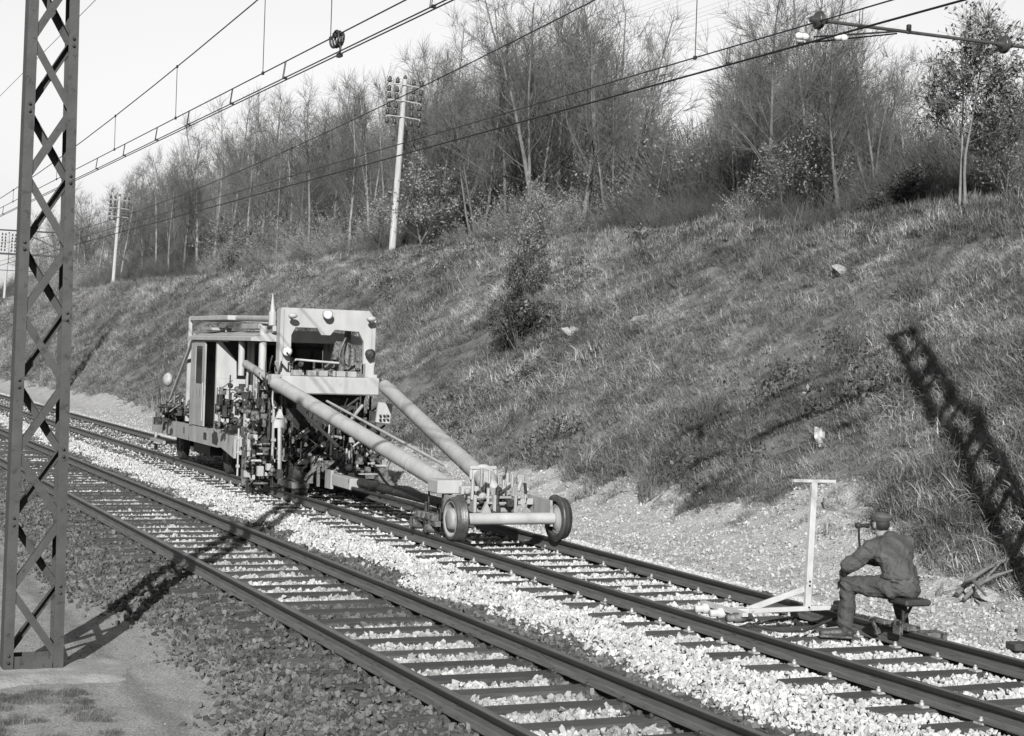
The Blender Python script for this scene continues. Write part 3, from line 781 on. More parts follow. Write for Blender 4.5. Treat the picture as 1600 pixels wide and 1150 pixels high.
plab = ['pale telegraph pole with three crossarms beside the leafy oak on the embankment', 'slim telegraph pole standing at the wood edge behind the lattice mast', 'farthest telegraph pole at the end of the wood']
for i, (px, Xp, yt) in enumerate(((612, 20.5, 116), (176, 20.5, 303), (6, 20.5, 362))):
    o = tp if i == 0 else copy_tree(tp)
    Z = 5.9; yy = column_y(px, Xp, Z)
    Z = Hs(Xp, yy) - .05; hh = row_height(V((Xp, yy, Z)), yt) / 6.3; o.location = (Xp, yy, Z); o.rotation_euler = (0, math.radians(2.6), 0); o.scale = (hh, hh, hh * (6.15 / 6.15))
    o['label'] = plab[i]; o['category'] = 'telegraph pole'; o['group'] = 'telegraph poles on the embankment'; POLES.append(o)
wi = 0
for zz in (6.1, 5.54, 4.98):
    for px in (-.58, -.3, .3, .58):
        w = MB(); pts = []
        p0 = [V((o.location.x + px + .28, o.location.y, o.location.z + zz * o.scale.z)) for o in POLES]
        near = V((p0[0].x, p0[0].y - 51, p0[0].z + .3)); allp = [near] + p0
        for a, b in zip(allp[:-1], allp[1:]):
            pts += [a.lerp(b, t / 10) - V((0, 0, .5 * 4 * (t / 10) * (1 - t / 10))) for t in range(10)]
        pts.append(allp[-1]); w.tube(pts, .0022, 4, False)
        tag(w.build('telegraph_wire', 'wire'), 'thin telegraph wire strung between the poles on the embankment', 'wire', 'telegraph wires'); wi += 1

# ================================================================== TREES AND SHRUBS
def tree_mesh(sd, hgt, spread_=.26, stems=1, first=.22, density=1.0, twig_r=.0045, lean=0.0, fan=.62, splay=.2):
    """leafless tree: returns (trunk MB, crown MB, tips)"""
    rr = random.Random(sd); trunk = MB(); crown = MB(); tips = []
    def path(p, d, ln, k, wob, lift):
        pts = [p]
        for i in range(k):
            d = (d + V((rr.gauss(0, wob), rr.gauss(0, wob), rr.gauss(0, wob * .5) + lift))).normalized(); pts.append(pts[-1] + d * (ln / k))
        return pts
    def side(d, ang):
        a = V((rr.gauss(0, 1), rr.gauss(0, 1), rr.gauss(0, .5))); a = (a - d * a.dot(d)).normalized()
        return (d * math.cos(ang) + a * math.sin(ang)).normalized()
    for st in range(stems):
        d0 = V((rr.gauss(0, splay) + lean, rr.gauss(0, splay), 1)).normalized() if stems > 1 else V((rr.gauss(0, .04) + lean, rr.gauss(0, .04), 1)).normalized()
        hh = hgt * (1 if st == 0 else rr.uniform(.7, .95)); r0 = hh * rr.uniform(.006, .009) / (1 if stems == 1 else 1.15)
        b0 = V((rr.uniform(-.25, .25), rr.uniform(-.25, .25), -.15)) * (1 if splay > .1 else .4) if stems > 1 else V((0, 0, -.15))
        tp_ = path(b0, d0, hh, 9, .05, .03)
        trunk.tube(tp_, [r0 * (1.25 - i / 9 * 1.1) + .004 for i in range(10)], 7, False)
        nb = int(26 * density / (1 if stems == 1 else 1.3))
        for i in range(nb):
            t = first + (1 - first) * ((i + rr.random()) / nb) ** .9; k = min(8, int(t * 9)); q = tp_[k].lerp(tp_[k + 1], t * 9 - k)
            ln = hh * (spread_ + .14) * (1.08 - t) * rr.uniform(.6, 1.25) + .25; r1 = max(.007, r0 * (1.1 - t) * .42)
            d1 = side((tp_[k + 1] - tp_[k]).normalized(), rr.uniform(.45, .95) * fan / .62)
            bp = path(q, d1, ln, 5, .15, .075); crown.tube(bp, [r1 * (1 - j / 5 * .8) for j in range(6)], 4, False)
            for j in range(max(4, int(ln * 4.6 * density))):
                u = rr.uniform(.18, 1.0) * 5; k2 = min(4, int(u)); q2 = bp[k2].lerp(bp[k2 + 1], min(1, u - k2)); l2 = ln * rr.uniform(.2, .5) * (1.15 - u / 8)
                d2 = side((bp[k2 + 1] - bp[k2]).normalized(), rr.uniform(.4, .9)); cp = path(q2, d2, l2, 3, .14, .09)
                crown.tube(cp, [max(.005, r1 * .45), .0055, .0045, .003], 3, False)
                for m in range(max(4, int(l2 * 9 * density))):
                    w = rr.uniform(.2, 1.0) * 3; k3 = min(2, int(w)); q3 = cp[k3].lerp(cp[k3 + 1], min(1, w - k3))
                    d3 = side((cp[k3 + 1] - cp[k3]).normalized(), rr.uniform(.35, .8)); e = q3 + d3 * rr.uniform(.15, .5) * (.6 + hgt * .06)
                    e2 = e + (d3 + V((rr.gauss(0, .25), rr.gauss(0, .25), .25))).normalized() * rr.uniform(.1, .3)
                    crown.tube([q3, e, e2], [twig_r, twig_r * .8, twig_r * .45], 3, False); tips.append((q3, e, e2))
    return trunk, crown, tips
def leaf_mb(tips, rr, per, size):
    b = MB()
    for (a, c, e) in tips:
        for _ in range(per):
            p = a.lerp(e, rr.random()) + V((rr.gauss(0, .04), rr.gauss(0, .04), rr.gauss(0, .04)))
            x = V((rr.gauss(0, 1), rr.gauss(0, 1), rr.gauss(0, 1))).normalized(); y_ = x.cross(V((rr.gauss(0, 1), rr.gauss(0, 1), rr.gauss(0, 1)))).normalized()
            s = size * rr.uniform(.6, 1.3)
            b.add([p - x * s, p + y_ * s * .45, p + x * s, p - y_ * s * .45], [(0, 1, 2, 3)])
    return b
class TreeKind:
    def __init__(s, sd, hgt, bark='bark', leaf=None, per=0, size=.05, **kw):
        t, c, tips = tree_mesh(sd, hgt, **kw); s.h = hgt
        s.trunk = t.mesh('trunk', bark); s.crown = c.mesh('crown', 'twig'); s.leaf = None
        if leaf: s.leaf = leaf_mb(tips, random.Random(sd + 5), per, size).mesh('leaves', leaf)
    def place(s, name, loc, hgt, label, group, wide=1.0, rz=None, cat='tree'):
        o = empty(name, loc, label, cat, group); k = hgt / s.h; o.scale = (k * wide, k * wide, k); o.rotation_euler = (0, 0, random.uniform(0, 2 * PI) if rz is None else rz)
        link('trunk', s.trunk, o); cr = link('crown', s.crown, o)
        if s.leaf: link('leaves', s.leaf, cr)
        return o
TALL = [TreeKind(i * 11 + 1, 8.5, density=1.05, spread_=.29 + .04 * (i % 3), first=.2, fan=.7, bark='bark_pale' if i % 3 == 0 else 'bark') for i in range(5)]
COPPICE = [TreeKind(100 + i * 7, 7.5, stems=4, density=.85, spread_=.26, first=.25, fan=.7) for i in range(3)]
POLEWOOD = [TreeKind(200 + i * 5, 7.5, density=.75, spread_=.13, first=.4, bark='bark_pale') for i in range(2)]
OAK = [TreeKind(300 + i * 5, 3.6, density=1.15, spread_=.36, first=.22 - .1 * i, leaf='leaf_dry', per=2, size=.06, stems=1 + i) for i in range(2)]
OAK.append(TreeKind(321, 3.6, density=1.5, spread_=.34, first=.36, leaf='leaf_dry', per=2, size=.05, stems=2, bark='bark_pale', fan=.8, splay=.05))
def woods(px, ytop, X, kind, name, label, group, wide=1.0, dzb=0.0):
    yy = column_y(px, X, 5.7); Z = Hs(X, yy); P = V((X, yy, Z)); hgt = row_height(P, ytop)
    return kind.place(name, P, max(1.0, hgt), label, group, wide)
G1 = 'leafless trees along the wood edge'
front = [(1195, -60, 22.6), (1262, -70, 23.4), (1150, 60, 24.2), (1315, -10, 22.8), (1370, 30, 24.0), (1232, -20, 25.2), (1420, 110, 24.5),
         (905, -40, 22.4), (845, -60, 23.0), (790, 10, 23.2), (875, -20, 24.6), (955, 20, 23.2), (745, 60, 22.6), (985, 150, 24.5), (1015, 210, 23.4), (1075, 200, 25.0), (930, 10, 26),
         (682, 40, 22.8), (700, 90, 25), (622, 95, 24.2), (655, 120, 22.6), (575, 130, 23.5), (545, 145, 22.4), (515, 120, 24.4), (480, 125, 23.0), (455, 150, 25), (430, 165, 22.6), (405, 150, 24.0),
         (380, 160, 23.2), (352, 170, 25.), (330, 160, 22.8), (308, 190, 24.2), (285, 215, 23.2), (262, 245, 22.6), (245, 240, 24.4), (222, 255, 23.4), (203, 265, 25), (185, 270, 22.8), (168, 275, 24), (150, 285, 23), (134, 290, 24.6), (120, 300, 23.2), (85, 320, 24), (60, 335, 23.6), (35, 345, 25)]
for i, (px, yt, X) in enumerate(front):
    kd = (TALL + COPPICE)[(i * 3 + 1) % 8] if px > 700 else (TALL + POLEWOOD + TALL[:2])[(i * 7 + 2) % 9]
    if 780 < px < 960: kd = (TALL[1], TALL[2], COPPICE[0])[i % 3]
    pale = kd.trunk.materials[0].name == 'bark_pale'
    what = 'leafless tree of several stems' if kd in COPPICE else ('leafless tree with a slender pale trunk' if pale else 'leafless tree with a dark trunk')
    where = next(w for lim, w in ((140, 'behind the tall lattice mast'), (262, 'near the slim telegraph pole'), (560, 'above the tamping machine'), (722, 'near the pale telegraph pole'),
                                  (1000, 'in the tall clump behind the crest oak'), (1110, 'in the low gap between two clumps'), (1340, 'in the clump above the sighting post'), (2000, 'near the young oak with forked trunk')) if px < lim)
    woods(px, yt + random.uniform(-8, 8), X, kd, 'bare_tree', what + ' ' + where, what + ' ' + where, 1.0 if px > 700 else .95)
# second depth of the wood, behind the front row
rr = random.Random(5); env_x = [0, 120, 200, 300, 400, 520, 620, 700, 780, 960, 1000, 1060, 1110, 1150, 1330, 1420, 1500, 1600]
env_y = [350, 310, 275, 205, 165, 140, 110, 80, 20, 20, 170, 260, 230, 40, 40, 130, 200, 210]
for i in range(190):
    px = rr.choice([rr.uniform(60, 720), rr.uniform(60, 1000), rr.uniform(1090, 1420), rr.uniform(60, 1600)]); X = rr.uniform(25, 48)
    yt = float(np.interp(px, env_x, env_y)) + rr.uniform(5, 80)
    kd = rr.choice(TALL + POLEWOOD if px < 720 else TALL + COPPICE)
    woods(px, yt, X, kd, 'bare_tree', 'leafless tree standing deeper in the wood behind the edge trees', 'trees deeper in the wood', .9)
# young oaks that keep their dry leaves
oaks = [(1500, 45, 20.4, 2, 1.1, 'young oak with pale forked trunk and dry leaves on the embankment top'),
        (650, 250, 21.4, 1, 1.3, 'broad young oak with dry leaves behind the telegraph pole'),
        (822, 288, 19.0, 1, .75, 'small oak with pale dry leaves at the crest of the embankment'),
        (345, 340, 21.4, 1, 1.3, 'spreading young oak with dry leaves low at the wood edge by the tamping machine'),
        (1290, 185, 23.6, 1, 1.0, 'dense leafy young oak among tall bare trees on the embankment top'),
        (1225, 235, 22.6, 0, 1.2, 'leafy oak bush under the tall bare trees'),
        (1575, 150, 21.6, 1, .9, 'leafy shrubby oak next to the young oak with forked trunk'),
        (885, 330, 21.2, 0, 1.0, 'little leafy oak bush at the crest beside the small oak'),
        (590, 320, 22.0, 0, 1.3, 'leafy oak sapling in the shade behind the telegraph pole foot')]
for px, yt, X, kd, wd, lab in oaks: woods(px, yt, X, OAK[kd], 'young_oak', lab, None, wd)
# dense dark thicket at the right: evergreen bushes behind the young oak
class BushKind:
    def __init__(s, sd, n=900, leaf='leaf_dark', size=.034):
        rr = random.Random(sd); b = MB(); st = MB()
        for i in range(12):
            d = V((rr.gauss(0, .5), rr.gauss(0, .5), 1)).normalized(); st.tube([(0, 0, -.1), d * .5, d * .9 + V((0, 0, .08))], [.016, .01, .005], 4, False)
        lobes = [(V((rr.uniform(-.5, .5), rr.uniform(-.5, .5), rr.uniform(.25, .8))), rr.uniform(.22, .42)) for _ in range(9)]
        for i in range(n):
            c, r = rr.choice(lobes); d = V((rr.gauss(0, 1), rr.gauss(0, 1), rr.gauss(0, 1))).normalized(); p = c + d * r * rr.uniform(.55, 1.1)
            if p.z < .02: p.z = .02 + rr.random() * .15
            x = V((rr.gauss(0, 1), rr.gauss(0, 1), rr.gauss(0, .7))).normalized(); y_ = x.cross(d + V((.01, 0, 0))).normalized(); s_ = size * rr.uniform(.6, 1.3)
            b.add([p - x * s_, p + y_ * s_ * .5, p + x * s_, p - y_ * s_ * .5], [(0, 1, 2, 3)])
        s.leaves = b.mesh('leaves', leaf); s.stem = st.mesh('stems', 'bark')
    def place(s, P, sc, label, group=None, name='evergreen_bush'):
        o = empty(name, P, label, 'bush', group); o.scale = sc; o.rotation_euler = (0, 0, random.uniform(0, 6))
        link('leaves', s.leaves, o); link('stems', s.stem, o); return o
BUSH = [BushKind(i, 3800) for i in range(3)]
def slope_point(x, y):
    d = ray(x, y); lo, hi = 10., 80.
    for i in range(400):
        t = (12 + i * .12) / d.x; p = CAM + d * t
        if p.z < Hs(p.x, p.y): return V((p.x, p.y, Hs(p.x, p.y)))
    return CAM + d * (20 / d.x)
P = slope_point(812, 552); BUSH[0].place(P, (1.15, 1.15, 1.35), 'dark evergreen bush growing halfway up the grassy embankment')
P = slope_point(825, 470); BUSH[1].place(P, (.7, .7, 1.3), 'small dark bush just below the crest oak on the embankment')
for i, (px, X, sx, sz) in enumerate(((1440, 23.0, .9, 1.1), (1405, 22.8, .8, .8), (1470, 23.6, 1.1, 1.3), (1545, 24.2, 1.1, 1.2), (1595, 23.4, 1.0, 1.1), (1360, 23.2, .7, .7), (1330, 22.2, .6, .5))):
    yy = column_y(px, X, 5.7); BUSH[i % 3].place((X, yy, Hs(X, yy)), (sx, sx, sz), 'tall dark bush in the thicket on top of the embankment', 'dark bushes of the thicket')
# leafless shrubs on the slope
SHR = []
for i in range(3):
    v, f = brush_variant(40 + i, 30, 1.0, .5); SHR.append(new_mesh('stems', v, f, 'twig'))
for i, (px, py, sc) in enumerate(((1010, 790, .85), (930, 560, .8), (1195, 445, .9), (620, 520, .9), (1440, 480, 1.0), (890, 415, .8), (1240, 380, .9), (1100, 660, .7), (700, 470, .8), (540, 470, .8), (1330, 560, .8), (985, 430, .7), (1480, 760, .7), (860, 700, .7), (1060, 580, .7))):
    P = slope_point(px, py); o = empty('leafless_shrub', P, 'small leafless shrub growing in the grass of the embankment', 'shrub', 'shrubs on the grassy slope')
    o.scale = (sc, sc, sc); o.rotation_euler = (0, 0, i * 1.7); link('stems', SHR[i % 3], o)

# ================================================================== TAMPING MACHINE on the far track
RT = DZ                                     # top of the far rails
TM = empty('tamping_machine', (C2, 30.0, RT), 'light grey railway tamping machine with long twin tube boom on the far track', 'rail machine')
def part(mb, name, m, parent=None): return mb.build(name, m, parent or TM, TM)
XL, XR = 7.93, 10.11                        # body sides
# main frame: side plates with nose, deck
fr = MB()
for sx in (XL, XR - .05):
    fr.prism([(sx, 37.4, .56), (sx, 37.4, .88), (sx, 31.35, .88), (sx, 30.35, .80), (sx, 30.35, .44), (sx, 31.3, .58), (sx, 31.6, .56)], (.05, 0, 0))
fr.box((XL + .05, 37.28, .58), (XR - .05, 37.38, .86)); fr.box((XL + .05, 30.4, .5), (XR - .05, 30.48, .8)); fr.box((XL + .05, 30.5, .78), (XR - .05, 37.27, .84))
frame = part(fr, 'main_frame', 'paint')
for yy in (36.2, 32.55):
    b = MB(); b.box((XL - .004, yy - .12, .65), (XL + .004, yy + .12, .79)); part(b, 'frame_opening', 'dark_iron', frame)
b = MB(); b.box((XL - .005, 34.3, .68), (XL + .004, 34.37, .8)); part(b, 'frame_opening', 'dark_iron', frame)
b = MB(); b.prism([(XL - .006, 31.95, .62), (XL - .006, 32.0, .78), (XL - .006, 31.82, .86), (XL - .006, 31.62, .84), (XL - .006, 31.5, .7), (XL - .006, 31.6, .6)], (.01, 0, 0)); part(b, 'oil_stain_plate', 'dark_iron', frame)
b = MB(); b.lathe((XL + .28, 30.36, .66), (0, -1, 0), [(0, .05), (.10, .05), (.11, .15), (.14, .16), (.16, .14), (.16, .06), (.13, .05), (.13, 0)], 20); part(b, 'buffer', 'paint', frame)
b = MB(); b.lathe((XR - .28, 30.36, .66), (0, -1, 0), [(0, .05), (.10, .05), (.11, .15), (.14, .16), (.16, .14), (.16, .06), (.13, .05), (.13, 0)], 20); part(b, 'buffer', 'paint', frame)
# running wheels
def wheel(mb, x, y, r, s):
    """flanged wheel, outer face towards s"""
    mb.lathe((x, y, RT + r), (s, 0, 0), [(-.075, r + .028), (-.05, r + .028), (-.04, r + .004), (.055, r - .004), (.06, r - .03), (.045, r * .82), (.02, r * .72), (.015, r * .45), (.05, r * .40), (.055, r * .30), (.06, 0)], 28)
    mb.lathe((x, y, RT + r), (s, 0, 0), [(-.075, r + .028), (-.075, r * .8), (-.04, r * .7), (-.04, r * .4), (-.07, r * .3), (-.07, 0)], 28)
for yy in (35.9, 31.9):
    for sx, xx in ((-1, RX[2]), (1, RX[3])):
        b = MB(); wheel(b, xx, yy, .36, sx); part(b, 'wheel', 'dark_iron')
    b = MB(); b.tube([(RX[2], yy, RT + .36), (RX[3], yy, RT + .36)], .07, 12); part(b, 'axle', 'dark_iron')
b = MB(); b.box((8.5, 31.0, .32), (9.6, 36.9, .56)); b.box((8.2, 33.2, .3), (8.45, 34.6, .55)); part(b, 'underframe', 'dark_iron')
# rear axle guard and rear lower fittings
b = MB(); b.beam((XL + .1, 37.9, .36), (XL + .1, 36.6, .36), .06, .06); b.beam((XL + .1, 38.2, .28), (XR - .1, 38.2, .28), .08, .08); b.tube([(XL + .15, 37.4, .45), (XL + .12, 38.3, .22)], .03, 6); b.tube([(XL + .3, 38.35, .1), (XL + .3, 38.35, .5)], .04, 8); part(b, 'rear_feeler', 'paint')
# engine deck behind the cab
eng = MB(); rr = random.Random(3)
eng.box((8.25, 34.6, .85), (9.8, 36.9, 1.12), .03); eng.box((8.4, 35.2, 1.12), (9.5, 36.3, 1.28), .04)
engine = part(eng, 'engine_block', 'grey_iron')
for i in range(26):
    b = MB(); c = V((rr.uniform(7.98, 8.5), rr.uniform(34.5, 37.1), rr.uniform(.98, 1.25))); q = rr.random()
    if q < .4: b.tube([c, c + V((0, 0, rr.uniform(.1, .25)))], rr.uniform(.02, .06), 8)
    elif q < .7: b.lathe(c, (-1, 0, 0), [(-.05, 0), (-.05, .09), (.03, .09), (.05, .05), (.08, .05), (.08, 0)], 12)
    else: b.box(c - V((.06, .1, .07)), c + V((.06, .1, .07)), .015)
    part(b, 'engine_fitting', rr.choice(['grey_iron', 'paint', 'dark_iron']), engine)
b = MB(); b.box((XL + .03, 36.95, .88), (XR - .03, 37.05, 1.22)); b.box((XL + .02, 36.1, 1.2), (XL + .06, 37.05, 1.24)); part(b, 'rear_guard', 'paint')
# cab: rear part with door, roof, front part
CY0, CY1 = 30.2, 33.95
b = MB()
b.box((XL, 33.85, .85), (XR, 33.92, 2.62)); b.box((XR - .06, 30.9, .85), (XR - .0, 33.85, 1.9)); b.box((XR - .06, 30.9, 2.45), (XR, 33.85, 2.62))
for yy in (33.85, 32.75, 31.85): b.box((XR - .06, yy - .08, 1.9), (XR, yy, 2.45))
b.box((XL, 33.7, .86), (XL + .05, 33.85, 2.62)); b.box((XL, 31.82, .86), (XL + .045, 31.9, 2.6))
b.box((XL, 31.0, 2.55), (XL + .04, 33.7, 2.62))
b.box((8.42, 30.98, .86), (8.47, 31.28, 2.57)); b.box((9.75, 30.9, .86), (XR - .06, 30.95, 2.6)); b.box((8.48, 30.92, 1.55), (9.75, 30.97, 1.95))
cab = part(b, 'cab_wall', 'paint')
b = MB(); yA, yB = 32.72, 33.68                     # closed half of the door with tall window
b.box((XL - .012, yA, .9), (XL + .02, yA + .2, 2.56)); b.box((XL - .012, yB - .2, .9), (XL + .02, yB, 2.56)); b.box((XL - .012, yA + .2, .9), (XL + .02, yB - .2, 1.72)); b.box((XL - .012, yA + .2, 2.46), (XL + .02, yB - .2, 2.56))
door = part(b, 'door', 'paint', cab)
b = MB(); b.box((XL + .0, yA + .2, 1.72), (XL + .01, yB - .2, 2.46)); part(b, 'window', 'glass', cab)
b = MB(); b.tube([(XL - .03, yA + .03, 1.0), (XL - .03, yA + .03, 1.75)], .012, 6); part(b, 'handle', 'paint_light', cab)
b = MB(); e0, e1 = V((XL, 31.8, 0)), V((8.42, 31.30, 0)); nrm = V((.03, .03, 0))
def pan(pts): b.prism([e0.lerp(e1, u) + V((0, 0, z)) for u, z in pts], nrm)
pan([(0, .9), (1, .9), (1, 1.86), (0, 1.86)]); pan([(0, 1.862), (.62, 1.862), (.60, 2.2), (.1, 2.58), (0, 2.58)]); pan([(.93, 1.862), (1, 1.862), (1, 2.58), (.93, 2.58)])
part(b, 'corner_panel', 'paint_light', cab)
b = MB(); nrm = V((.008, .008, 0)); e0 = e0 + V((.012, .012, 0)); e1 = e1 + V((.012, .012, 0)); pan([(.62, 1.864), (.93, 1.864), (.93, 2.56), (.14, 2.56), (.60, 2.22)]); part(b, 'window', 'glass', cab)
b = MB(); b.box((XL + .5, 30.935, 1.97), (9.73, 30.945, 2.52)); part(b, 'windscreen', 'glass', cab)
rf = MB(); ns = 8; prof = []
for i in range(ns + 1):
    a = i / ns; xx = XL - .06 + (XR - XL + .12) * a; prof.append((xx, 2.64 + .15 * (1 - abs(2 * a - 1) ** 2.4)))
pts = [(p[0], 29.2, p[1]) for p in prof] + [(XR + .06, 29.2, 2.58), (XL - .06, 29.2, 2.58)]
rf.prism(pts, (0, 4.85, 0)); roof = part(rf, 'roof', 'paint_light', cab)
b = MB(); b.box((8.1, 33.0, 2.78), (8.5, 33.9, 2.83)); b.tube([(8.3, 32.6, 2.75), (8.3, 32.6, 2.86)], .03, 8); part(b, 'roof_hatch', 'paint', cab)
b = MB(); b.box((8.4, 31.0, 1.3), (9.2, 31.6, 1.75), .03); b.box((8.6, 31.9, .9), (9.1, 32.4, 1.35), .05); b.box((8.6, 32.35, 1.3), (9.1, 32.5, 1.95), .05); part(b, 'driver_seat', 'dark_iron', cab)
# rear protective frame with slanting stays
b = MB()
for xx in (8.12, 9.9):
    b.beam((xx, 34.95, .9), (xx, 34.9, 3.03), .07, .06)
    b.beam((xx - .1, 36.25, 1.2), (xx - .1, 34.05, 2.68), .055, .055)
b.beam((8.12, 34.9, 3.03), (9.9, 34.9, 3.03), .06, .07); b.box((8.1, 31.75, 2.97), (8.75, 34.95, 3.06), .01)
b.beam((8.15, 34.05, .9), (8.15, 34.05, 2.7), .05, .05)
part(b, 'rear_frame', 'paint_light')
b = MB(); b.tube([(8.3, 31.8, 3.01), (8.3, 28.75, 2.97)], .06, 10); b.box((8.25, 30.1, 2.8), (8.5, 31.3, 2.9), .01); b.tube([(8.4, 30.6, 2.82), (8.4, 29.6, 2.9)], .035, 8); part(b, 'cable_duct', 'paint')
b = MB(); b.tube([(8.18, 28.95, 2.86), (8.18, 28.95, 3.1)], .07, 10); b.tube([(8.18, 28.95, 3.1), (8.17, 28.95, 3.42)], [.05, .006], 10); part(b, 'beacon', 'paint_light')
b = MB(); b.ball((7.98, 36.2, 1.72), .10, .20, .15, 18, 10); o = part(b, 'rear_plate', 'paint_light')
# front portal with lamps
PY_ = 28.45
b = MB()
b.prism([(8.2, PY_, 3.17), (9.78, PY_, 3.17), (9.87, PY_, 3.06), (9.87, PY_, 1.98), (9.70, PY_, 1.98), (9.70, PY_, 2.62), (9.60, PY_, 2.80), (9.16, PY_, 2.82), (9.08, PY_, 2.72), (8.92, PY_, 2.72), (8.84, PY_, 2.84), (8.45, PY_, 2.84), (8.38, PY_, 2.7), (8.38, PY_, 1.98), (8.2, PY_, 1.98)], (0, .07, 0))
b.box((8.17, PY_ - .03, 1.98), (8.23, PY_ + .18, 3.15)); b.box((9.84, PY_ - .03, 1.98), (9.9, PY_ + .18, 3.03))
portal = part(b, 'front_portal', 'paint_light')
def lamp(x, z, r, dark=False, d=.15):
    b = MB(); b.lathe((x, PY_ - .02, z), (0, -1, 0), [(-.04, .02), (0, .03), (d * .4, r * .95), (d, r), (d, r * .85)], 16); l = part(b, 'headlamp', 'dark_iron' if dark else 'paint_light', portal)
    b = MB(); b.lathe((x, PY_ - .02, z), (0, -1, 0), [(d - .02, r * .86), (d - .005, r * .6), (d, 0)], 16); part(b, 'lens', 'dark_iron' if dark else 'lamp_glass', portal)
lamp(8.98, 3.08, .085); lamp(8.27, 2.42, .085); lamp(9.78, 2.42, .085, True)
for x in (8.33, 9.75):
    b = MB(); b.tube([(x, PY_, 3.03), (x, PY_ - .14, 3.03)], .02, 6); b.ball((x, PY_ - .22, 3.03), .085, .07, .05); part(b, 'marker_lamp', 'paint_light', portal)
b = MB(); b.tube([(9.55, 28.9, 2.0), (9.55, 28.9, 2.85)], .06, 8); b.tube([(9.62, 28.8, 1.95), (9.62, 28.8, 2.5)], .05, 8); part(b, 'exhaust_stack', 'grey_iron')
b = MB(); b.tube([(9.45, 28.7, 2.7), (9.3, 28.6, 2.4), (9.35, 28.6, 2.25), (9.5, 28.7, 2.2)], .018, 6); b.prism([(9.2, 28.75, 2.3), (9.38, 28.75, 2.3), (9.42, 28.75, 2.62), (9.28, 28.75, 2.62)], (0, .03, 0)); part(b, 'rear_mirror', 'grey_iron')
# cross beam and its railing
b = MB(); b.box((8.06, 28.0, 1.70), (9.86, 28.32, 2.0), .02); beam_ = part(b, 'cross_beam', 'paint_light')
b = MB(); b.tube([(8.45, 28.6, 1.98), (8.45, 28.6, 2.22), (8.52, 28.6, 2.28), (9.3, 28.6, 2.24)], .022, 6); part(b, 'hand_rail', 'paint_light')
b = MB(); b.box((8.4, 28.35, 1.93), (9.7, 29.9, 2.0)); rr = random.Random(9)
for i in range(9): c = V((rr.uniform(8.5, 9.6), rr.uniform(28.4, 28.9), 2.05)); b.box(c - V((.08, .06, .05)), c + V((.08, .06, .05)), .01)
part(b, 'valve_deck', 'paint')
for x in (8.22, 9.78):
    b = MB(); b.box((x - .08, 28.3, 1.95), (x + .08, 28.6, 2.25), .015); b.box((x - .11, 28.25, 1.98), (x + .11, 28.42, 2.06)); part(b, 'portal_bracket', 'paint_light')
# dark tank under the deck
b = MB(); b.prism([(8.35, 28.4, 1.69), (9.75, 28.4, 1.69), (9.55, 28.4, 1.0), (8.55, 28.4, 1.0)], (0, 2.4, 0)); part(b, 'oil_tank', 'dark_iron')
b = MB(); b.box((8.2, 29.0, .55), (9.85, 30.3, .75)); b.beam((8.3, 28.2, .62), (8.3, 31, .62), .12, .16); b.beam((9.75, 28.2, .62), (9.75, 31, .62), .12, .16); part(b, 'front_frame', 'paint')
# twin boom
A1, B1 = V((8.02, 28.02, 1.87)), V((8.60, 21.45, .66))
A2, B2 = V((9.97, 28.02, 1.86)), V((9.12, 21.35, .72))
for A, Bq in ((A1, B1), (A2, B2)):
    b = MB(); d = (Bq - A).normalized(); b.tube([A, Bq], .118, 20); b.lathe(A, d, [(-.14, .0), (-.12, .07), (-.02, .1), (0, .118)], 16)
    L_ = (Bq - A).length
    bo = part(b, 'boom', 'paint_light')
    b = MB(); b.lathe(A + d * (L_ * .82), d, [(0, .118), (.004, .123), (.03, .123), (.034, .118)], 20); part(b, 'weld_ring', 'paint', bo)
b = MB(); b.tube([(8.0, 29.95, 2.16), (8.0, 28.75, 1.98)], .075, 12); b.tube([(8.0, 28.8, 1.99), (8.02, 28.1, 1.9)], .05, 10); b.box((7.93, 28.0, 1.83), (8.12, 28.25, 2.02), .02); part(b, 'boom_cylinder', 'paint')
b = MB(); b.tube([(7.98, 30.2, 2.6), (7.98, 30.2, 1.95)], .06, 10); b.tube([(8.12, 29.3, 2.85), (8.12, 29.3, 1.95)], .07, 10); part(b, 'cab_pillar', 'paint_light')
# thin rods along the boom
b = MB(); P0, P1 = on_y(511, 627, 28.0), on_y(697, 728, 21.9); b.tube([P0, P1], .024, 8); part(b, 'boom_rod', 'paint_light')
b = MB(); P0, P1 = on_y(465, 637, 27.6), on_y(528, 697, 26.5); b.tube([P0, P1], .028, 8); b.tube([on_y(566, 634, 28), on_y(545, 660, 27.6)], .03, 8); part(b, 'strut', 'paint_light')
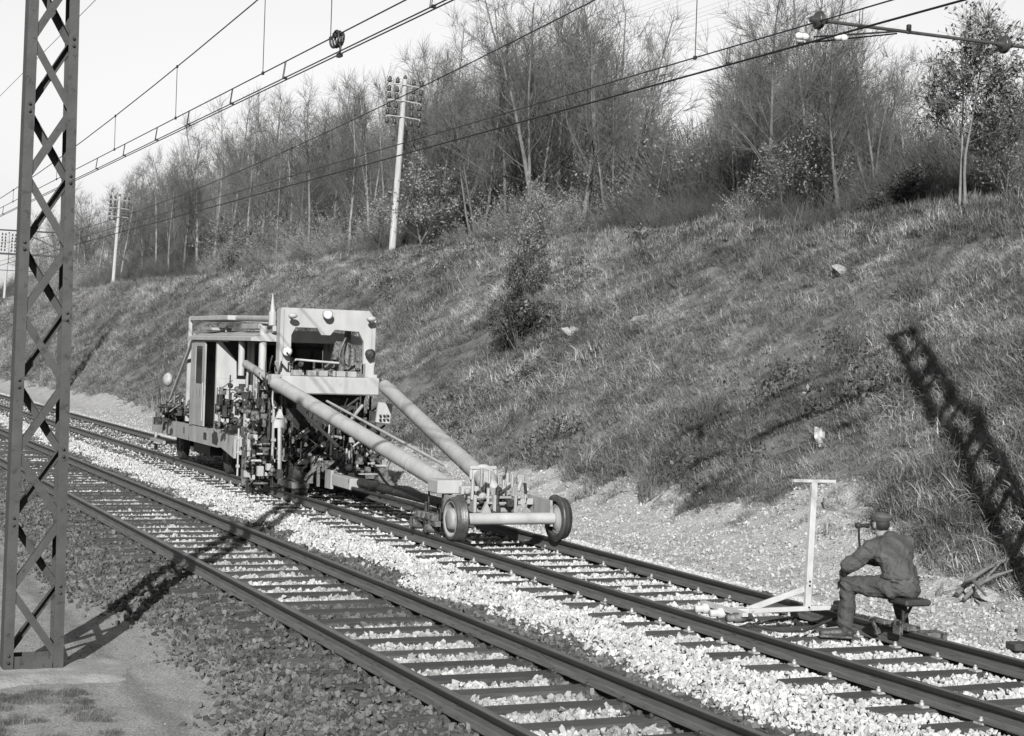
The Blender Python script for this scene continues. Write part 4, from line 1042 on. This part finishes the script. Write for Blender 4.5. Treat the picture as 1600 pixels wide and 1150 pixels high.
# measuring bogie in front
AX_Y, WR = 20.42, .285
b = MB(); b.tube([(RX[2] + .1, AX_Y, RT + WR), (RX[3] - .1, AX_Y, RT + WR)], .078, 18); bog = part(b, 'bogie_axle', 'paint_light')
for sx, xx in ((-1, RX[2]), (1, RX[3])):
    r = WR
    b = MB(); b.lathe((xx, AX_Y, RT + r), (sx, 0, 0), [(-.08, r * .80), (-.082, r + .028), (-.055, r + .03), (-.04, r + .006), (.0, r + .003), (.02, r - .004), (.022, r - .012), (.058, r - .014), (.066, r * .86), (.05, r * .80)], 36)
    b.lathe((xx, AX_Y, RT + r), (-sx, 0, 0), [(.08, r * .8), (.05, r * .78), (.045, r * .7)], 36)
    part(b, 'tyre', 'tyre_steel', bog)
    b = MB(); b.lathe((xx, AX_Y, RT + r), (sx, 0, 0), [(.05, r * .83), (.066, r * .80), (.045, r * .76), (-.04, r * .62), (-.04, r * .54), (.07, r * .46), (.085, r * .40), (.088, 0)], 32)
    b.lathe((xx, AX_Y, RT + r), (-sx, 0, 0), [(.05, r * .8), (.03, r * .6), (.08, r * .42), (.1, 0)], 32)
    part(b, 'wheel_disc', 'paint', bog)
b = MB()
for xx in (RX[2] + .14, RX[3] - .14):
    b.prism([(xx, AX_Y - .02, RT + .18), (xx, AX_Y + .02, RT + .52), (xx, AX_Y + .75, RT + .54), (xx, AX_Y + .75, RT + .36), (xx, AX_Y + .3, RT + .2)], (.035, 0, 0))
b.beam((RX[2] + .15, AX_Y + .6, RT + .46), (RX[3] - .15, AX_Y + .6, RT + .46), .12, .08); b.box((8.66, AX_Y + .3, RT + .33), (9.25, AX_Y + .5, RT + .46), .02)
part(b, 'bogie_frame', 'paint')
b = MB(); b.box((8.30, 21.12, RT + .55), (8.66, 21.5, RT + .73), .012); b.box((8.60, 21.0, RT + .55), (8.85, 21.3, RT + .66), .01); part(b, 'boom_seat', 'paint_light')
b = MB(); b.tube([(8.55, AX_Y + .25, RT + .54), (9.3, AX_Y + .25, RT + .54)], .02, 8); b.tube([(8.6, AX_Y + .2, RT + .47), (9.2, AX_Y + .2, RT + .47)], .016, 8)
for x in (8.62, 8.9, 9.2): b.box((x - .02, AX_Y + .15, RT + .35), (x + .02, AX_Y + .3, RT + .58), .005)
b.prism([(8.68, AX_Y + .1, RT + .33), (8.84, AX_Y + .1, RT + .33), (8.76, AX_Y + .1, RT + .5)], (0, .05, 0))
part(b, 'bogie_linkage', 'paint')
b = MB(); ring = V((9.16, 21.65, RT + .74)); d = (B2 - A2).normalized()
b.lathe(ring, d, [(0, .12), (.0, .18), (.03, .18), (.03, .12)], 18); b.lathe(ring + d * .05, d, [(0, .13), (.22, .15), (.26, .15), (.4, .09), (.62, .06), (.62, 0)], 18)
b.box(ring + V((-.2, -.05, .10)), ring + V((.2, -.01, .15)), .01); b.box(ring + V((-.2, -.05, -.04)), ring + V((-.16, -.01, .10)), .008); b.box(ring + V((.16, -.05, -.04)), ring + V((.2, -.01, .10)), .008)
part(b, 'boom_joint', 'paint_light')
for (x, y, hgt) in ((9.42, AX_Y + .35, .72), (9.22, AX_Y + .6, .8)):
    b = MB(); b.tube([(x, y, RT + .45), (x + .02, y + .02, RT + hgt - .14)], .012, 6); lv = part(b, 'lever', 'paint')
    b = MB(); b.tube([(x + .02, y + .02, RT + hgt - .14), (x - .01, y, RT + hgt)], .022, 8); part(b, 'grip', 'hose', lv)
b = MB(); b.tube([(9.28, 20.7, RT + .62), (9.33, 20.72, RT + .75), (9.29, 20.74, RT + .82)], .03, 8); b.box((9.28, 20.7, RT + .72), (9.38, 20.8, RT + .84), .015); part(b, 'valve', 'paint')
# guide rollers ahead of the near wheel and dark push rod
b = MB(); b.beam((8.27, 21.0, RT + .16), (8.27, 21.75, RT + .2), .09, .07); b.tube([(8.16, 21.7, RT + .11), (8.38, 21.7, RT + .11)], .085, 14); b.tube([(8.18, 21.2, RT + .08), (8.34, 21.2, RT + .08)], .06, 12)
for i in range(4): b.box((8.2, 21.05 + i * .17, RT + .2), (8.3, 21.13 + i * .17, RT + .28))
part(b, 'guide_roller', 'grey_iron')
b = MB(); b.tube([(8.86, 26.6, .36), (8.86, 21.2, .36)], .075, 12); b.tube([(8.72, 26.2, .27), (8.72, 21.5, .27)], .03, 8); part(b, 'push_rod', 'dark_iron')
b = MB(); b.beam((8.66, 26.75, .36), (8.75, 25.9, .33), .16, .18, bev=.01); b.beam((8.6, 26.75, .2), (8.6, 26.75, .5), .3, .05); part(b, 'push_rod_socket', 'paint')
# tamping units: two banks of vertical cylinders with arms and tines, lifting unit in front
rr = random.Random(21)
for side_, xs in ((-1, (7.98, 8.12, 8.42, 8.56)), (1, (9.5, 9.64, 9.92, 10.06))):
    for yy in (29.75, 29.15):
        b = MB()
        for x in xs: b.beam((x, yy, .95), (x + rr.uniform(-.02, .02), yy + rr.uniform(-.08, .08), .12), .05, .07); b.beam((x, yy, .12), (x, yy + .01, .0), .09, .02)
        b.box((xs[0] - .06, yy - .14, .85), (xs[-1] + .06, yy + .14, 1.05), .02); tu = part(b, 'tamping_unit', 'grey_iron')
        for x in (xs[0], xs[2]):
            b = MB(); b.tube([(x, yy, 1.05), (x, yy, 1.75)], .055, 10); b.tube([(x, yy, 1.75), (x, yy, 1.95)], .03, 8); b.box((x - .07, yy - .07, 1.3), (x + .07, yy + .07, 1.36)); part(b, 'cylinder', 'paint', tu)
        for k in range(4):
            c = V((rr.uniform(xs[0], xs[-1]), yy - .16, rr.uniform(.3, .9))); b = MB()
            if k % 2: b.box(c - V((.06, .05, .08)), c + V((.06, .05, .08)), .012)
            else: b.tube([c - V((0, 0, .12)), c + V((.03, 0, .14))], .03, 8)
            part(b, 'fitting', rr.choice(['paint', 'grey_iron', 'dark_iron']), tu)
# guide columns at the near front corner
for x, y, z0, z1, r, mm in ((7.98, 28.7, .2, 1.7, .022, 'grey_iron'), (8.1, 28.4, .3, 1.5, .026, 'paint'), (8.22, 28.75, .2, 1.75, .04, 'dark_iron'), (7.95, 29.4, .4, 1.8, .04, 'paint'), (8.35, 28.2, .3, 1.2, .02, 'grey_iron'), (7.92, 30.0, .15, 1.0, .018, 'paint_light')):
    b = MB(); b.tube([(x, y, z0), (x, y, z1)], r, 8)
    for k in range(3): zz = z0 + (z1 - z0) * (k + .6) / 3.4; b.box((x - r * 1.6, y - r * 1.6, zz), (x + r * 1.6, y + r * 1.6, zz + .05))
    part(b, 'guide_column', mm)
# lifting and lining unit near the rails
b = MB()
for xx, s in ((RX[2], -1), (RX[3], 1)):
    b.box((xx - .16, 27.2, .14), (xx + .14, 28.1, .26), .02); b.box((xx - .12, 27.3, .26), (xx + .06, 27.6, .5), .02); b.tube([(xx - .1, 27.35, RT + .12), (xx + .12, 27.35, RT + .12)], .12, 14); b.tube([(xx - .1, 27.95, RT + .12), (xx + .12, 27.95, RT + .12)], .12, 14)
b.beam((RX[2], 27.6, .34), (RX[3], 27.6, .34), .1, .1); b.tube([(8.5, 27.4, .42), (9.4, 27.4, .42)], .055, 10); b.beam((8.52, 27.1, .2), (8.52, 27.1, .62), .04, .05); b.beam((8.3, 27.15, .3), (8.55, 27.15, .62), .04, .04); b.beam((8.6, 27.2, .45), (8.8, 27.2, .62), .06, .05)
part(b, 'lifting_unit', 'grey_iron')
b = MB()
for i in range(16):
    c = V((rr.uniform(8.7, 9.9), rr.uniform(27.2, 28.3), rr.uniform(.3, .8)))
    if i % 3 == 0: b.tube([c, c + V((rr.uniform(-.2, .2), 0, .3))], rr.uniform(.015, .035), 6)
    else: b.box(c - V((.05, .05, .06)), c + V((.05, .05, .06)), .01)
part(b, 'lining_gear', 'grey_iron')
hz = MB()
for i in range(34):
    a = V((rr.uniform(8.05, 9.85), rr.uniform(27.6, 29.6), rr.uniform(1.2, 1.9))) if i < 22 else V((rr.uniform(7.9, 8.3), rr.uniform(28.1, 28.9), rr.uniform(1.5, 2.4)))
    c = V((rr.uniform(8.1, 9.8), rr.uniform(27.3, 29.4), rr.uniform(.3, .8))) if i < 22 else a + V((rr.uniform(-.1, .2), rr.uniform(-.1, .3), rr.uniform(-.5, -.1)))
    mid = (a + c) / 2 + V((rr.uniform(-.15, .15), rr.uniform(-.25, .1), -rr.uniform(.05, .2)))
    hz.tube([(1 - t) ** 2 * a + 2 * t * (1 - t) * mid + t * t * c for t in [k / 8 for k in range(9)]], rr.uniform(.010, .018), 5, False)
part(hz, 'hydraulic_hoses', 'hose')['kind'] = 'stuff'
def clutter(name, m, n, region, yr, sd, kind_w=(.45, .35, .2), big=1.0):
    rq = random.Random(sd); c = MB()
    for i in range(n):
        p = on_y(rq.uniform(region[0], region[2]), rq.uniform(region[1], region[3]), rq.uniform(*yr)); q = rq.random()
        if q < kind_w[0]:
            d = rq.choice([V((0, 0, 1)), V((0, 0, 1)), V((.03, .05, 1)), V((1, 0, 0)), V((0, 1, 0)), V((.6, -.2, .5)).normalized()]); c.tube([p, p + d * rq.uniform(.1, .38) * big], rq.uniform(.009, .028), 6)
        elif q < kind_w[0] + kind_w[1]:
            a = rq.choice([0, 0, 0, .3]); c.obox(p, V((math.cos(a), math.sin(a), 0)), V((-math.sin(a), math.cos(a), 0)), V((0, 0, 1)), rq.uniform(.02, .07) * big, rq.uniform(.02, .06), rq.uniform(.02, .09) * big, .006)
        else:
            r_ = rq.uniform(.025, .06); c.lathe(p, (rq.gauss(0, .4), -1, rq.gauss(0, .4)), [(0, 0), (0, r_), (.03, r_), (.035, r_ * .6), (.06, r_ * .6), (.06, 0)], 10)
    o = part(c, name, m); o['kind'] = 'stuff'; return o
clutter('workhead_fittings', 'paint_light', 60, (384, 650, 446, 755), (28.2, 30.0), 1)
clutter('workhead_fittings', 'grey_iron', 110, (382, 620, 450, 760), (28.0, 30.2), 2)
clutter('workhead_fittings', 'dark_iron', 120, (384, 600, 452, 762), (28.0, 30.4), 3, big=1.4)
clutter('lining_fittings', 'dark_iron', 150, (446, 640, 590, 752), (27.6, 29.6), 4, big=1.5)
clutter('lining_fittings', 'grey_iron', 90, (450, 675, 590, 748), (27.2, 28.6), 5)
clutter('lining_fittings', 'paint_light', 38, (455, 680, 585, 745), (27.0, 28.2), 6)
clutter('engine_fittings', 'grey_iron', 60, (246, 628, 300, 656), (34.6, 36.8), 7)
clutter('engine_fittings', 'dark_iron', 60, (246, 628, 300, 658), (34.8, 37.0), 8)
clutter('cab_side_fittings', 'grey_iron', 40, (336, 608, 384, 668), (30.4, 31.2), 9)
clutter('cab_side_fittings', 'dark_iron', 40, (340, 600, 390, 672), (30.3, 31.4), 10, big=1.3)
clutter('deck_fittings', 'grey_iron', 30, (455, 568, 560, 592), (28.6, 29.6), 11)
clutter('bogie_fittings', 'paint', 34, (722, 755, 810, 792), (20.6, 21.3), 12)
clutter('bogie_fittings', 'dark_iron', 40, (735, 765, 815, 800), (20.6, 21.2), 13)
clutter('bogie_fittings', 'dark_iron', 30, (665, 800, 702, 826), (21.2, 21.9), 14)
b = MB(); P = V((7.98, 27.95, 1.75)); b.tube([P + V((.0, .14 * math.sin(t), .18 * math.cos(t) - .12)) for t in [k * PI / 9 - .3 for k in range(12)]], .016, 6); part(b, 'looped_hose', 'paint_light')
# white trestle signal in front of the near workhead
P = on_y(437, 733, 27.35); Pt = on_y(437, 641, 27.35)
b = MB(); b.tube([P, P.lerp(Pt, .72)], .035, 8); tr = part(b, 'signal_post', 'white_paint')
b = MB(); q = P.lerp(Pt, .70); b.prism([q + V((-.11, 0, 0)), q + V((.11, 0, 0)), q + V((.085, 0, .14)), q + V((-.085, 0, .14))], (0, .05, 0)); b.prism([q + V((-.07, 0, .16)), q + V((.07, 0, .16)), q + V((.012, 0, .31)), q + V((-.012, 0, .31))], (0, .05, 0)); part(b, 'signal_plate', 'white_paint', tr)
# control box on the far side
b = MB(); c = V((9.95, 28.0, 1.4)); b.obox(c, V((.94, -.2, -.1)).normalized(), V((.2, .97, 0)).normalized(), V((.1, 0, .99)).normalized(), .13, .06, .18, .015); bx = part(b, 'control_box', 'paint')
for k in range(6): b = MB(); b.lathe((9.86 + .07 * (k % 3), 27.92, 1.36 - .07 * (k // 3)), (0, -1, 0), [(0, .02), (.03, .02), (.03, 0)], 8); part(b, 'knob', 'dark_iron', bx)

# ================================================================== MEASURING TROLLEY with T sight
TY = 13.9
TT = empty('measuring_trolley', (9.0, TY, RT), 'light measuring trolley with tall T-shaped sighting post across the far track', 'trolley')
def tpart(mb, name, m, parent=None): return mb.build(name, m, parent or TT, TT)
b = MB(); b.beam((8.60, TY, .11), (9.83, TY, .12), .05, .045, bev=.004); tpart(b, 'cross_bar', 'white_paint')
b = MB(); b.beam((9.335, TY, .09), (9.365, TY, 1.335), .065, .045, up=(0, 1, 0), bev=.004); tpart(b, 'post', 'white_paint')
b = MB(); b.beam((9.13, TY, 1.352), (9.61, TY, 1.345), .035, .03, bev=.003); tpart(b, 'sight_bar', 'white_paint')
b = MB(); b.beam((8.62, TY + .03, .10), (9.31, TY + .03, .30), .035, .055, bev=.004); tpart(b, 'brace', 'white_paint')
b = MB()
for z in (.13, .34, .38): b.lathe((9.34, TY - .024, z), (0, -1, 0), [(0, .010), (.01, .010), (.01, 0)], 8)
tpart(b, 'bolts', 'dark_iron')
for dy in (-.28, .02, .30):
    b = MB(); b.lathe((8.40, TY + dy, RT + .05), (1, 0, 0), [(-.13, 0), (-.13, .035), (-.05, .035), (-.05, .05), (.05, .05), (.05, .04), (.13, .04), (.13, 0)], 14); tpart(b, 'roller', 'white_paint' if dy > 0 else 'grey_iron')
b = MB(); b.beam((8.42, TY - .36, RT + .09), (8.42, TY + .42, RT + .09), .06, .04); b.box((8.45, TY - .06, .07), (8.66, TY + .06, .14), .01); tpart(b, 'roller_frame', 'white_paint')
b = MB(); b.tube([(8.55, TY - .3, .03), (8.8, TY - .36, -.03), (9.1, TY - .3, -.05), (9.35, TY - .2, -.01), (9.6, TY - .15, .05)], .014, 6); tpart(b, 'cable', 'hose')
b = MB(); b.box((RX[3] - .07, TY - .12, RT + .01), (RX[3] + .05, TY + .12, RT + .12), .015); tpart(b, 'end_block', 'grey_iron')

# ================================================================== RAIL STOOL
ST = empty('rail_stool', (RX[3], 13.0, RT), 'small padded stool on rollers standing on the rail under the seated worker', 'stool')
def spart(mb, name, m, parent=None): return mb.build(name, m, parent or ST, ST)
b = MB(); b.obox((9.85, 12.99, .303), V((1, 0, 0)), V((0, 1, 0)), V((0, 0, 1)), .145, .15, .03, .018); spart(b, 'seat', 'boot_leather')
b = MB(); b.tube([(9.78, 12.98, RT + .03), (9.78, 12.98, .28)], .018, 8); b.tube([(9.84, 13.06, RT + .06), (9.9, 13.0, .28)], .014, 8); spart(b, 'post', 'dark_iron')
b = MB(); b.box((9.70, 12.8, RT + .004), (9.85, 13.2, RT + .05), .01); b.box((9.66, 12.86, RT - .04), (9.70, 12.98, RT + .1), .01); b.box((9.9, 12.75, -.06), (10.12, 12.95, .04), .01); spart(b, 'base', 'grey_iron')
b = MB(); b.beam((9.62, 13.22, RT + .08), (9.68, 13.22, -.03), .03, .05); b.box((9.62, 13.05, RT + .03), (9.72, 13.3, RT + .07), .01); spart(b, 'clamp', 'grey_iron')

# ================================================================== SEATED WORKER
def remeshed(mb, name, m, root, voxel=.012, smooth=5, folds=0.0, fscale=9.0, sd=0):
    """fuses overlapping limbs of mb into one continuous skin"""
    me = bpy.data.meshes.new('tmp'); me.from_pydata([tuple(v) for v in mb.v], [], mb.f); me.update()
    o = bpy.data.objects.new('tmp', me); COL.objects.link(o)
    r = o.modifiers.new('r', 'REMESH'); r.mode = 'VOXEL'; r.voxel_size = voxel; r.use_smooth_shade = True
    s = o.modifiers.new('s', 'SMOOTH'); s.factor = .5; s.iterations = smooth
    dg = bpy.context.evaluated_depsgraph_get(); out = bpy.data.meshes.new_from_object(o.evaluated_get(dg))
    bpy.data.objects.remove(o); bpy.data.meshes.remove(me)
    n = len(out.vertices); co = np.empty(n * 3); no = np.empty(n * 3)
    out.vertices.foreach_get('co', co); out.vertices.foreach_get('normal', no); co = co.reshape(-1, 3); no = no.reshape(-1, 3)
    if folds:
        a = fbm(co[:, 0] * fscale + co[:, 2] * fscale * .8, co[:, 1] * fscale - co[:, 2] * fscale * 1.1, 7 + sd, 3)
        bq = np.abs(fbm(co[:, 2] * fscale * 1.6 + co[:, 0] * fscale * .9, co[:, 1] * fscale * .5 - co[:, 0] * fscale * .3, 23 + sd, 2)) + .6 * np.abs(fbm(co[:, 2] * fscale * .8 - co[:, 0] * fscale * 1.5, co[:, 1] * fscale, 29 + sd, 2))
        co = co + no * (a * folds - bq * folds * 1.2)[:, None]
    co = co - np.array(root.location)[None, :]
    out.vertices.foreach_set('co', co.ravel()); out.polygons.foreach_set('use_smooth', np.ones(len(out.polygons), bool))
    out.materials.clear(); out.materials.append(MATS[m]); out.name = name; out.update()
    return link(name, out, root)
def limb(mb, pts, rs, n=12):
    mb.tube(pts, rs, n)
    for p, r in zip(pts, rs): mb.ball(p, r, n=12, m=8)
WK = empty('person', (9.8, 13.2, RT), 'worker in dark overalls and flat cap sitting on the rail stool seen from behind', 'person')
hipL, hipR = V((9.71, 13.12, .42)), V((9.93, 13.12, .42))
pel = V((9.82, 13.08, .44)); waist = V((9.82, 13.12, .56)); chest = V((9.80, 13.22, .73)); neck = V((9.775, 13.31, .87)); head = V((9.765, 13.37, .985))
shL, shR = V((9.60, 13.27, .775)), V((9.985, 13.25, .795))
elL, haL = V((9.445, 13.40, .58)), V((9.47, 13.52, .475))
elR, haR = V((10.02, 13.48, .60)), V((9.76, 13.66, .60))
knL, anL = V((9.455, 13.41, .415)), V((9.43, 13.40, .01))
knR, anR = V((10.06, 13.50, .42)), V((10.10, 13.40, .0))
# body
b = MB()
b.ball(pel, .145, .12, .11); limb(b, [pel, waist, chest], [.13, .125, .14]); b.ball(chest, .17, .115, .14); limb(b, [chest + V((0, 0, .08)), neck, head - V((0, 0, .06))], [.09, .058, .055])
limb(b, [shL, elL, haL], [.058, .043, .03]); limb(b, [shR, elR, haR], [.058, .043, .03]); limb(b, [shL, chest, shR], [.06, .1, .06])
limb(b, [hipL, knL, anL], [.085, .06, .042]); limb(b, [hipR, knR, anR], [.085, .06, .042])
for an, t in ((anL, V((-.11, .13, -.05))), (anR, V((.06, .16, -.05)))): limb(b, [an + V((0, 0, -.02)), an + t * 1.0], [.04, .03])
# head: skull, jaw, nose, ears; faces the machine (+Y, slightly left)
fx = V((-.25, .97, -.05)).normalized(); sx_ = V((.97, .25, 0))
b.ball(head + V((0, -.01, .01)), .078, .094, .10, 16, 12); b.ball(head + fx * .045 - V((0, 0, .055)), .05, .05, .05); limb(b, [head + fx * .095 + V((0, 0, .01)), head + fx * .112 - V((0, 0, .022))], [.010, .015])
for s in (-1, 1): b.ball(head + sx_ * (.08 * s) - V((0, 0, .01)), .012, .022, .033)
for s in (-1, 1): b.ball(head + fx * .088 + sx_ * (.032 * s) + V((0, 0, .016)), .014, .012, .010)
limb(b, [head + fx * .092 + sx_ * .022 - V((0, 0, .055)), head + fx * .092 - sx_ * .022 - V((0, 0, .055))], [.008, .008])
# hands: left curled on the knee, right on the sighting scope
def hand(w, d, up, s):
    d = d.normalized(); up = (up - d * up.dot(d)).normalized(); side_ = d.cross(up) * s
    b.obox(w + d * .045, side_, d, up, .038, .045, .014, .01)
    for k, (o_, l_) in enumerate(((-.028, .066), (-.009, .075), (.010, .070), (.028, .055))):
        p0 = w + d * .085 + side_ * o_; p1 = p0 + (d * .8 - up * .35).normalized() * l_ * .5; p2 = p1 + (d * .3 - up * .9).normalized() * l_ * .5
        limb(b, [p0, p1, p2], [.0095, .009, .0078], 8)
    p0 = w + d * .03 - side_ * .038; p1 = p0 + (d * .6 - side_ * .7).normalized() * .035; limb(b, [p0, p1, p1 + (d * .8 - up * .3).normalized() * .03], [.011, .0105, .009], 8)
hand(haL, V((-.1, .5, -.5)), V((0, .6, .6)), 1); hand(haR, V((-.75, .55, .05)), V((0, 0, 1)), -1)
remeshed(b, 'body', 'skin', WK, .0065, 3)
# jacket, loose and hunched
b = MB()
b.ball(waist + V((0, -.01, -.01)), .190, .162, .12); b.ball(pel + V((0, -.005, .04)), .190, .160, .085); b.ball(chest + V((0, -.025, 0)), .222, .165, .175); b.ball(chest + V((-.01, .0, .085)), .19, .135, .105)
limb(b, [pel + V((0, 0, .04)), waist, chest + V((0, -.015, 0))], [.168, .172, .172]); limb(b, [chest + V((0, .02, .1)), neck - V((0, .0, .03))], [.115, .078])
limb(b, [shL + V((.02, 0, .0)), shL.lerp(elL, .5) + V((0, 0, -.01)), elL + V((-.01, 0, 0)), elL.lerp(haL, .55), haL.lerp(elL, .10)], [.092, .086, .078, .068, .058]); limb(b, [shR - V((.02, 0, 0)), shR.lerp(elR, .5), elR, haR.lerp(elR, .15)], [.090, .082, .07, .055])
limb(b, [shL, chest + V((0, 0, .06)), shR], [.092, .135, .092]); b.lathe(neck - V((0, .0, .045)), (-.05, .25, 1), [(0, .082), (.045, .076), (.05, .066), (.0, .064)], 16)
remeshed(b, 'jacket', 'cloth', WK, .0095, 3, .042, 7, 1)
b = MB(); b.tube([waist + V((.184 * math.cos(t), .160 * math.sin(t) - .008, -.045)) for t in [k * PI / 12 for k in range(25)]], .012, 6, False); b.build('belt_seam', 'cloth_trousers', WK, WK)
# trousers
b = MB(); b.ball(pel - V((0, .015, .02)), .20, .17, .12); b.ball(hipL - V((.0, .03, .03)), .11, .12, .09); b.ball(hipR - V((0, .03, .03)), .11, .12, .09)
limb(b, [hipL, hipL.lerp(knL, .5), knL, knL.lerp(anL, .3), knL.lerp(anL, .88)], [.125, .112, .098, .092, .09]); limb(b, [hipR, knR, knR.lerp(anR, .85)], [.112, .082, .072])
remeshed(b, 'trousers', 'cloth_trousers', WK, .0095, 3, .045, 7, 2)
# boots
for an, t in ((anL, V((-.150, .09, 0))), (anR, V((.06, .16, 0)))):
    b = MB(); c = an + V((0, 0, .02)); limb(b, [c, c - V((0, 0, .06))], [.058, .056]); limb(b, [c - V((0, 0, .07)), c - V((0, 0, .078)) + t * .5, c - V((0, 0, .085)) + t * 1.15], [.052, .05, .042]); b.ball(c - V((0, 0, .075)) - t * .25, .05, .05, .042)
    b.beam(c - V((0, 0, .118)) - t * .45, c - V((0, 0, .118)) + t * 1.35, .09, .018)
    remeshed(b, 'boot', 'boot_leather', WK, .009, 3)
# cap and hair
b = MB(); b.ball(head + V((0, -.012, .055)), .098, .108, .058, 20, 12); b.ball(head + V((.004, -.02, .072)), .104, .110, .040, 20, 12); b.ball(head + fx * .10 + V((0, 0, .045)), .06, .05, .012, 16, 8)
remeshed(b, 'cap', 'cap_cloth', WK, .007, 4, .006, 22, 5)
b = MB(); b.ball(head + V((0, -.026, .0)), .081, .086, .075, 16, 10); remeshed(b, 'hair', 'hair', WK, .008, 3, .004, 40, 6)
# sighting scope held before the face
SC = empty('sighting_scope', (9.62, 13.62, .9), 'small black sighting scope held before the seated worker', 'scope')
b = MB(); b.tube([(9.70, 13.5, .955), (9.675, 13.56, .948)], .018, 10); b.lathe((9.675, 13.56, .948), (-.4, .9, 0), [(0, .018), (.01, .024), (.04, .024), (.04, 0)], 12); b.tube([(9.715, 13.47, .957), (9.70, 13.5, .955)], .024, 10); b.build('tube', 'hose', SC, SC)
b = MB(); b.tube([(9.67, 13.57, .93), (9.69, 13.59, .82), (9.74, 13.62, .66)], .011, 8);  b.build('stand', 'hose', SC, SC)

# ================================================================== SMALL THINGS
def rock_mesh(sd): v, f = stone_variant(sd, 2); return new_mesh('rock', v, f, 'rock')
RK = [rock_mesh(900 + i) for i in range(4)]
rocks = [(1003, 503, .34, 'pale chalk outcrop showing through the grass high on the slope'), (900, 521, .25, 'flat pale stone in the grass right of the dark bush'), (1320, 425, .26, 'pale stone near the top of the embankment'),
         (1168, 716, .11, 'small round white stone in the grass above the trolley'), (1055, 680, .08, None), (1478, 931, .20, 'rounded pale boulder at the slope foot behind the worker'), (880, 520, .14, None), (1545, 935, .22, 'broken pale rock beside the dead branches'),
         (1300, 790, .18, None), (1370, 795, .16, None), (1410, 830, .14, None), (980, 770, .14, None), (950, 770, .16, None), (1010, 775, .12, None), (760, 760, .16, None), (700, 745, .14, None), (1440, 905, .12, None), (1560, 955, .12, None), (1580, 960, .10, None)]
for i, (px, py, s, lab) in enumerate(rocks):
    P = slope_point(px, py); o = link('rock', RK[i % 4], None, P - V((0, 0, s * .02))); o.scale = (s * .9, s * 1.3, s * .45); o.rotation_euler = (.3 * math.sin(i * 2.1), -.45 + .25 * math.cos(i * 1.7), i * 1.1)
    tag(o, lab or 'pale rock lying at the foot of the embankment', 'rock', None if lab else 'pale rocks along the slope foot')
P = slope_point(1284, 706); b = MB(); rr = random.Random(2)
vs = [P + V((-.02 * j + rr.uniform(-.02, .02), -(i - 2) * .06, .02 + .07 * j + rr.uniform(-.015, .02))) for j in range(5) for i in range(5)]
b.add(vs, [(j * 5 + i, j * 5 + i + 1, j * 5 + i + 6, j * 5 + i + 5) for j in range(4) for i in range(4)]); b.add([v + V((.012, 0, 0)) for v in vs], [(j * 5 + i + 5, j * 5 + i + 6, j * 5 + i + 1, j * 5 + i) for j in range(4) for i in range(4)])
tag(b.build('paper_scrap', 'paper'), 'crumpled white paper caught in the grass above the sighting post', 'paper')
# dead branches and old timber at the slope foot on the right
for i, (a, c, r) in enumerate((((1495, 940), (1570, 905), .035), ((1505, 950), (1600, 915), .028), ((1530, 945), (1590, 890), .02), ((1500, 935), (1540, 955), .03))):
    pa = slope_point(*a) + V((0, 0, .06)); pc = slope_point(*c) + V((0, 0, .16)); b = MB(); mid = (pa + pc) / 2 + V((0, 0, .05 + .03 * i))
    b.tube([pa, pa.lerp(mid, .5) + V((0, .03, .02)), mid, pc], [r, r * .9, r * .75, r * .4], 7); tag(b.build('dead_branch', 'log'), 'dead fallen branch lying at the slope foot behind the worker', 'branch', 'dead branches at the slope foot')
P = on_x(1640, 984, 11.6); P = V((P.x, P.y, Hs(P.x, P.y))); b = MB(); b.obox(P + V((.25, -.1, .07)), V((.97, -.22, 0)).normalized(), V((.22, .97, 0)).normalized(), V((0, 0, 1)), .7, .10, .035, .01)
tag(b.build('old_timber', 'sleeper_wood'), 'old dark timber lying on the gravel behind the worker', 'timber')
